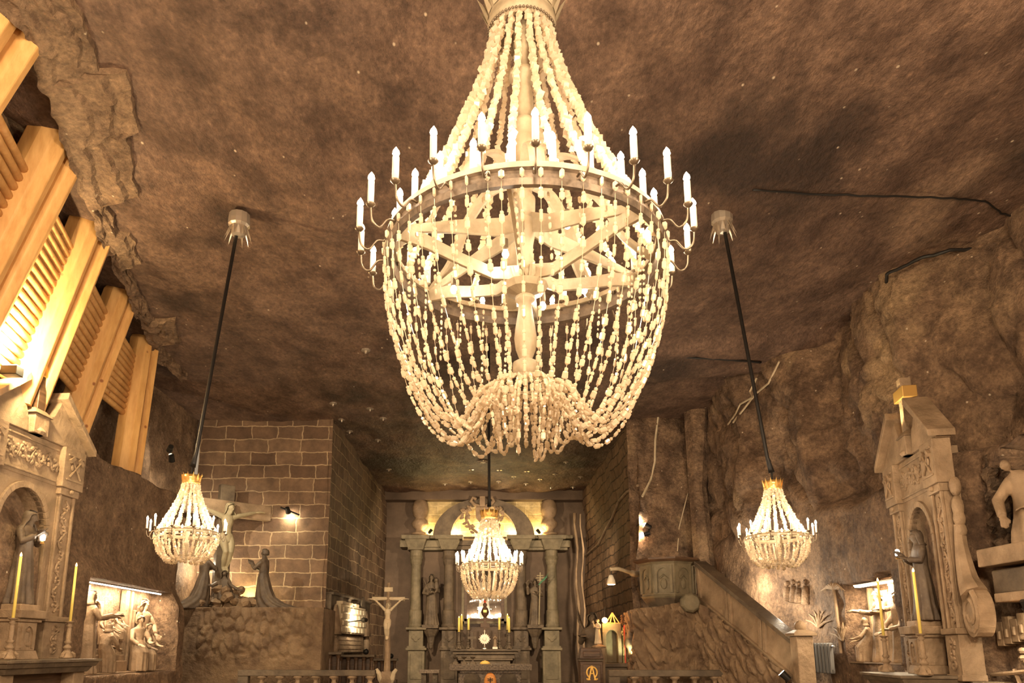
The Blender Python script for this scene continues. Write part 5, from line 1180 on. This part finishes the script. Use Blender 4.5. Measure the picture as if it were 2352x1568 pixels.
# bracket with a hanging bell lamp
t = thing('bell_lamp', 'small bell-shaped lamp hanging from a pale stone arm left of the pulpit', 'lamp', at(1404, 1340, Y=22.5)); o_ = Vector(t.location)
b_ = MB(); b_.tube(smoothpath([at(1402, 1307, Y=22.5) - o_, at(1420, 1306, Y=22.6) - o_, at(1440, 1312, Y=22.9) - o_, at(1462, 1318, Y=23.4) - o_, at(1475, 1312, Y=24.5) - o_]), [.06] * 20 + [.1] * 13, 8); b_.build('bracket_arm', 'stone_white', t, smooth=True)
b_ = MB(); b_.tube([at(1404, 1309, Y=22.5) - o_, at(1404, 1322, Y=22.5) - o_], .012, 5); b_.build('chain', 'black', t)
b_ = MB(); b_.lathe([(.14, -.02), (.12, .1), (.08, .2), (.05, .26), (0, .27)], 14); b_.build('shade', 'white', t, smooth=True); b_ = MB(); b_.lathe([(0, -.01), (.11, -.01), (.11, -.03), (0, -.03)], 14); b_.build('light', EM['white_lamp'], t)
# radiator
yr = (at(1861, 1500, X=8.05).y, at(1912, 1500, X=8.05).y); zr_ = (at(1886, 1545, X=8.05).z, at(1886, 1476, X=8.05).z)
t = thing('radiator', 'dark grey column radiator on the wall between the newel and the carved palm', 'radiator', (8.05, yr[1], zr_[0])); L = yr[0] - yr[1]; hr = zr_[1] - zr_[0]
for k in range(7): b_ = MB(); y = L * (k + .5) / 7; b_.box(-.05, y - L * .042, 0, .05, y + L * .042, hr); b_.build('column', 'grey', t, bevel=.02)
b_ = MB(); b_.tube([(0, 0, .08), (0, L, .08)], .025, 6); b_.tube([(0, -.12, hr - .08), (0, L, hr - .08)], .025, 6); b_.build('pipes', 'grey', t)

# ---------------------------------------------------------------- in front of the chancel
def balustrade(label, x0, x1, Y, zt, post_at):
    t = thing('balustrade', label, 'balustrade', (x0, Y, 0)); L = x1 - x0
    b_ = MB(); b_.box(0, -.14, zt - .17, L, .14, zt); b_.build('top_rail', 'stone_dark', t, bevel=.02)
    b_ = MB(); b_.box(0, -.13, 0, L, .13, .14); b_.build('bottom_rail', 'stone_dark', t, bevel=.02)
    n = int(L / .52)
    for k in range(n + 1):
        x = .15 + (L - .3) * k / n
        if k in post_at: b_ = MB(); b_.box(x - .15, -.12, .14, x + .15, .12, zt - .17); b_.build('post', 'stone_dark', t, bevel=.02)
        else: b_ = MB(); b_.lathe([(.14, 0), (.14, .05), (.08, .1), (.13, .22), (.15, .32), (.1, .46), (.06, .56), (.08, .62), (.15, .66), (.15, .7)], 10); b_.v = [(x + p[0], p[1], .14 + p[2] * (zt - .31) / .7) for p in b_.v]; b_.build('baluster', 'stone', t, smooth=True)
balustrade('low stone balustrade in front of the ledge at the left', at(548, 1560, Y=22).x, at(862, 1560, Y=22).x, 22.0, at(700, 1538, Y=22).z, (0, 8))
balustrade('low stone balustrade in front of the pulpit base at the right', at(1392, 1560, Y=21).x, at(1690, 1560, Y=21).x, 20.6, at(1500, 1538, Y=20.6).z, (0, 7))
# standing crucifix
SX = at(892, 1400, Y=23).x; ztp = at(892, 1338, Y=23).z; za = at(892, 1374, Y=23).z
t = thing('standing_crucifix', 'tall rough crucifix of pale branches standing left of the altar table', 'cross', (SX, 23, 0))
b_ = MB(); b_.tube([(0, 0, .55), (.01, 0, 1.5), (-.02, 0, 2.5), (0, 0, ztp)], [.12, .09, .075, .05], 9); b_.build('upright_branch', 'stone', t)
b_ = MB(); b_.tube([(-.5, 0, za - .01), (0, .0, za), (.5, 0, za - .02)], [.07, .05, .07], 8); b_.build('cross_branch', 'stone_white', t)
b_ = MB(); b_.box(-.13, -.08, za + .2, .13, -.04, za + .34); b_.build('title_plate', 'stone_white', t, bevel=.01); b_ = MB(); b_.box(-.17, -.17, .35, .17, .17, .95, .03); b_.lathe([(.4, 0), (.36, .2), (.2, .36)], 8); b_.build('socket_base', 'stone', t, bevel=.01)
for s in (-1, 1): b_ = MB(); b_.tube([(s * .1, 0, .6), (s * .18, -.08, .75), (s * .22, -.12, .9), (s * .3, -.1, 1.02)], [.1, .09, .07, .05], 8); b_.build('root_branch', 'stone_white', t)
crucified('crucified_figure', 'small pale crucified figure on the standing crucifix by the chancel', (SX, 22.93, za - 1.23), 0, 1.12, 'stone_white', armz=.22, vox=.01)
# lectern with the gilt sign
LX0, LX1 = at(1331, 1520, Y=21.5).x, at(1386, 1520, Y=21.5).x; ztl = at(1355, 1487, Y=21.5).z; LCX = (LX0 + LX1) / 2; w = (LX1 - LX0) / 2
t = thing('lectern', 'dark wooden lectern with a gilt alpha and omega sign on its front', 'lectern', (LCX, 21.5, 0)); zm = at(1355, 1513, Y=21.5).z
b_ = MB(); b_.box(-w * .95, 0, 0, w * .95, .5, zm - .06); b_.build('body', 'darkwood', t, bevel=.02); b_ = MB(); b_.box(-w * .75, -.03, .05, w * .75, .02, zm - .14); b_.build('front_panel', 'darkwood', t, bevel=.015)
b_ = MB(); b_.box(-w * 1.0, -.1, zm, w * 1.0, .5, ztl, .06); b_.box(-w * .72, -.11, zm + .05, w * .72, -.04, ztl - .1, .0); b_.build('book_rest', 'darkwood', t, bevel=.02); b_ = MB(); b_.box(-w * 1.0, -.04, zm - .06, w * 1.0, .52, zm); b_.build('moulding', 'stone_dark', t, bevel=.01)
b_ = MB(); zc_ = at(1362, 1547, Y=21.5).z; R_ = .145
pth = [(R_ * math.sin(a), -.05, zc_ + .04 + R_ * 1.05 * math.cos(a)) for a in [(-2.45 + 4.9 * k / 20) for k in range(21)]]
b_.tube(pth, .022, 6); 
for s in (-1, 1): b_.tube([(s * .095, -.05, zc_ - .08), (s * .07, -.05, zc_ - .13), (s * .16, -.05, zc_ - .14)], .022, 6); b_.tube([(0, -.055, zc_ + .23), (s * .085, -.055, zc_ - .16)], .022, 6); b_.tube([(s * .05, -.05, zc_ - .16), (s * .13, -.05, zc_ - .16)], .018, 6)
b_.tube([(-.045, -.055, zc_ + .01), (.045, -.055, zc_ + .01)], .02, 6); b_.build('alpha_omega_sign', 'gilt', t)
# angel group and pale figurine behind the lectern
GY = 24.3
figure('angel_statue', 'grey winged stone statue behind the lectern, blending into the bricks', 'statue', (at(1362, 1480, Y=GY).x, GY, at(1362, 1486, Y=GY).z - 1.6), 0, 2.7, 'stone_dark', [arm(-1, (-.15, -.06, .65), (-.13, -.16, .72), (-.1, -1, .1)), arm(1, (.15, -.06, .65), (.1, -.16, .75), (.1, -1, .2))], vox=.022, longhair=True,
       extra=lambda b_, h: [b_.tube([(s * .06 * h, .05 * h, .72 * h), (s * .14 * h, .09 * h, .9 * h), (s * .17 * h, .07 * h, 1.08 * h)], [.03 * h, .05 * h, .008 * h], 7, .4) for s in (-1, 1)])
figure('figurine', 'small pale figurine standing upright on a foot behind the lectern', 'statue', (at(1374, 1480, Y=22.4).x, 22.4, at(1374, 1478, Y=22.4).z), -.5, .72, 'stone_white', [arm(-1, (-.13, -.08, .66), (-.1, -.2, .8), (0, -.3, 1)), arm(1, (.13, -.06, .64), (.03, -.14, .62), (-.3, -.3, .3))], vox=.01)
b_ = MB(); q = at(1374, 1478, Y=22.4); b_.lathe([(.2, -.12), (.22, -.08), (.12, -.03), (.1, 0)], 12, (q.x, 22.4, q.z)); b_.box(q.x - .16, 22.24, 0, q.x + .16, 22.56, q.z - .12); tag(b_.build('figurine_stand', 'stone'), 'round-topped stone stand under the pale figurine', 'stand')
# mossy shrine
t = thing('grotto_shrine', 'small greenish arched stone shrine with a gable of beams left of the pulpit rock', 'shrine', (at(1412, 1525, Y=22.6).x, 22.6, .6)); SZ = at(1412, 1522, Y=22.6).z - .6; s = mpp(22.6, 1480)
b_ = MB(); wv = 26 * s; h1 = (1522 - 1433) * s
b_.prism([(q[0] * 1.0 - .06, q[1]) for q in arch_poly(wv * .85, SZ, SZ + h1, wv * .5, SZ + h1 * .66, 10)], -.05, .3); b_.box(-wv * .85 - .06, .28, SZ, wv * .85 - .06, .34, SZ + h1 * .98); b_.build('arch', 'stone_green', t, bevel=.02)
b_ = MB(); b_.box(-wv * 1.1, -.15, SZ - .12, wv * 1.3, .4, SZ); b_.box(-wv, -.05, -.6, wv * 1.2, .38, SZ - .12); b_.build('base_shelf', 'stone_dark', t, bevel=.02)
b_ = MB(); zz = SZ + h1
for a, c in (((-.22, zz), (-.02, zz + .32)), ((-.02, zz + .32), (.2, zz - .02)), ((-.1, zz), (-.02, zz + .3)), ((.06, zz), (-.02, zz + .3)), ((-.3, zz + .02), (.22, zz + .0))): b_.tube([(a[0], 0, a[1]), (c[0], 0, c[1])], .018, 5)
b_.build('gable_beams', 'wood', t)
b_ = MB(); random.seed(3)
b_.box(wv * .72, -.08, SZ, wv * 1.35, .2, SZ + h1 * .9, .02)
for k in range(50): b_.ball((random.uniform(wv * .7, wv * 1.4), -.08, SZ + random.uniform(0, h1 * .9)), (.04, .05, .05), 5, 4)
b_.build('mossy_pier', 'moss', t)
b_ = MB(); b_.box(wv * .82, -.15, SZ, wv * .82 + .04, -.12, SZ + h1 * .95); b_.build('red_ribbon', 'red', t)
b_ = MB()
for k in range(4): b_.lathe([(.0, 0), (.07, 0), (.03, .06)], 6, (wv * .78, -.1, SZ + h1 + k * .065))
b_.build('small_spire', 'darkwood', t)
b_ = MB(); q = at(1389, 1424, Y=22.5); b_.ball(q, .085, 12, 8); o = tag(b_.build('orange_lamp', EM['orange_ball'], smooth=True), 'glowing orange globe lamp at the left gable foot of the mossy shrine', 'lamp')
lamp('orange_lamp_light', 'POINT', Vector(q) + Vector((0, -.15, 0)), 8, (1, .45, .12), .05)
lamp('shrine_moss_light', 'SPOT', at(1450, 1500, Y=21.9), 25, (1, .95, .5), .05, aim=at(1425, 1470, Y=22.6), angle=70)
b_ = MB(); b_.tube(smoothpath([at(1460, 1520, Y=22.2), at(1452, 1490, Y=22.2), at(1447, 1460, Y=22.2), at(1452, 1442, Y=22.3)]), [.16] * 8 + [.15] * 8 + [.11] * 8 + [.07], 8); b_.v = [tuple(Vector(p) + .08 * Vector((noise.noise(Vector(p) * 5), noise.noise(Vector(p) * 6), 0))) for p in b_.v]
tag(b_.build('twisted_stump', 'statue', smooth=True), 'dark twisted stump standing between the mossy shrine and the pulpit rock', 'sculpture')
# castle relief and stalls on the left chancel side
A_, B_ = Vector((-5.2, 25.45, 0)), Vector((-4.72, 31.0, 0)); d_ = (B_ - A_).normalized()
t = thing('castle_relief', 'bright lamp-lit relief of castle walls with drapery above an inscribed tablet', 'relief', A_, math.atan2(d_.y, d_.x)); L = (B_ - A_).length
# local x along the wall, local -y into the chancel
Z = lambda py, Y=27: at(800, py, Y=Y).z
b_ = MB(); b_.box(0, -.02, Z(1500), L, .3, Z(1368)); b_.box(0, -.1, Z(1372), L, .3, Z(1366)); b_.build('backing', 'stone_dark', t, bevel=.02)
b_ = MB(); b_.box(.5, -.22, Z(1455), L * .72, -.02, Z(1390))
for k in range(3): b_.box(.6 + k * .9, -.25, Z(1390), 1.1 + k * .9, -.02, Z(1383))
for r in range(4):
    for k in range(7): b_.box(.55 + k * .47 + (r % 2) * .2, -.27, Z(1452 - r * 15), .93 + k * .47 + (r % 2) * .2, -.2, Z(1441 - r * 15))
b_.build('castle_walls', 'stone_white', t, bevel=.015)
for x, nm in ((.25, 'drapery'), (L * .8, 'drapery')): b_ = MB(); b_.lathe([(.42, 0), (.36, .25), (.15, .9), (.1, 1.0)], 10, (x, -.12, Z(1458)), 1, .5); b_.build(nm, 'stone', t, smooth=True)
b_ = MB(); b_.box(.6, -.08, Z(1497), L * .78, -.02, Z(1460))
for k in range(3): b_.box(.8, -.1, Z(1490 - k * 10), L * .72, -.08, Z(1488.5 - k * 10))
b_.build('inscribed_tablet', 'stone', t)
for x in (.25, L * .85): b_ = MB(); b_.tube([(x, -.1, Z(1500)), (x + .05, -.12, Z(1480)), (x, -.1, Z(1465))], [.12, .15, .1], 8); b_.ball((x, -.12, Z(1460)), .09, 8, 6); b_.build('bearer_figure', 'stone', t, smooth=True)
b_ = MB(); b_.lathe([(0, 0), (.3, 0), (.3, .06), (0, .08)], 16); b_.v = [(L * .72 + p[0], -.08 - p[2], Z(1385) + p[1] * 1.3) for p in b_.v]; b_.build('medallion', 'stone_dark', t)
def stall(x0, x1, Y, yt, label, n, knob=True):
    a, c = at(x0, 1560, Y=Y).x, at(x1, 1560, Y=Y).x; zt = at(x0, yt, Y=Y).z; t = thing('choir_stall', label, 'stall', (a, Y, 0)); L = c - a
    b_ = MB(); b_.box(0, .25, 0, L, .3, zt - .1); b_.build('back_board', 'darkwood', t)
    for k in range(n + 1):
        x = L * k / n; b_ = MB(); b_.lathe([(.09, 0), (.09, .3), (.05, .5), (.07, zt * .6), (.05, zt - .2), (.09, zt - .08)], 8, (x, 0, 0)); b_.build('turned_post', 'darkwood', t)
    b_ = MB(); b_.box(-.12, -.15, zt - .08, L + .12, .32, zt); b_.build('top_rail', 'stone_dark', t, bevel=.015)
    b_ = MB(); b_.box(-.1, -.1, 0, L + .1, .3, zt * .35); b_.build('base_board', 'darkwood', t)
    if knob: b_ = MB(); b_.ball((L * .8, .1, zt + .1), .1, 10, 8); b_.build('knob', 'blackmetal', t, smooth=True)
stall(755, 775, 24.6, 1497, 'dark narrow prayer stall under the castle relief, leftmost', 1, False)
stall(780, 852, 25.8, 1503, 'dark arcaded choir stall under the castle relief', 4)
stall(862, 905, 30.0, 1512, 'dark choir stall behind the standing crucifix', 3)

lamp('chancel_fill_left', 'SPOT', (-4.6, 26.5, 6.6), 900, WARM, .15, aim=(0, 37.5, 3.4), angle=75)  # unseen fill spots added to brighten the high altar
lamp('chancel_fill_right', 'SPOT', (4.6, 26.5, 6.6), 900, WARM, .15, aim=(0, 37.5, 3.4), angle=75)
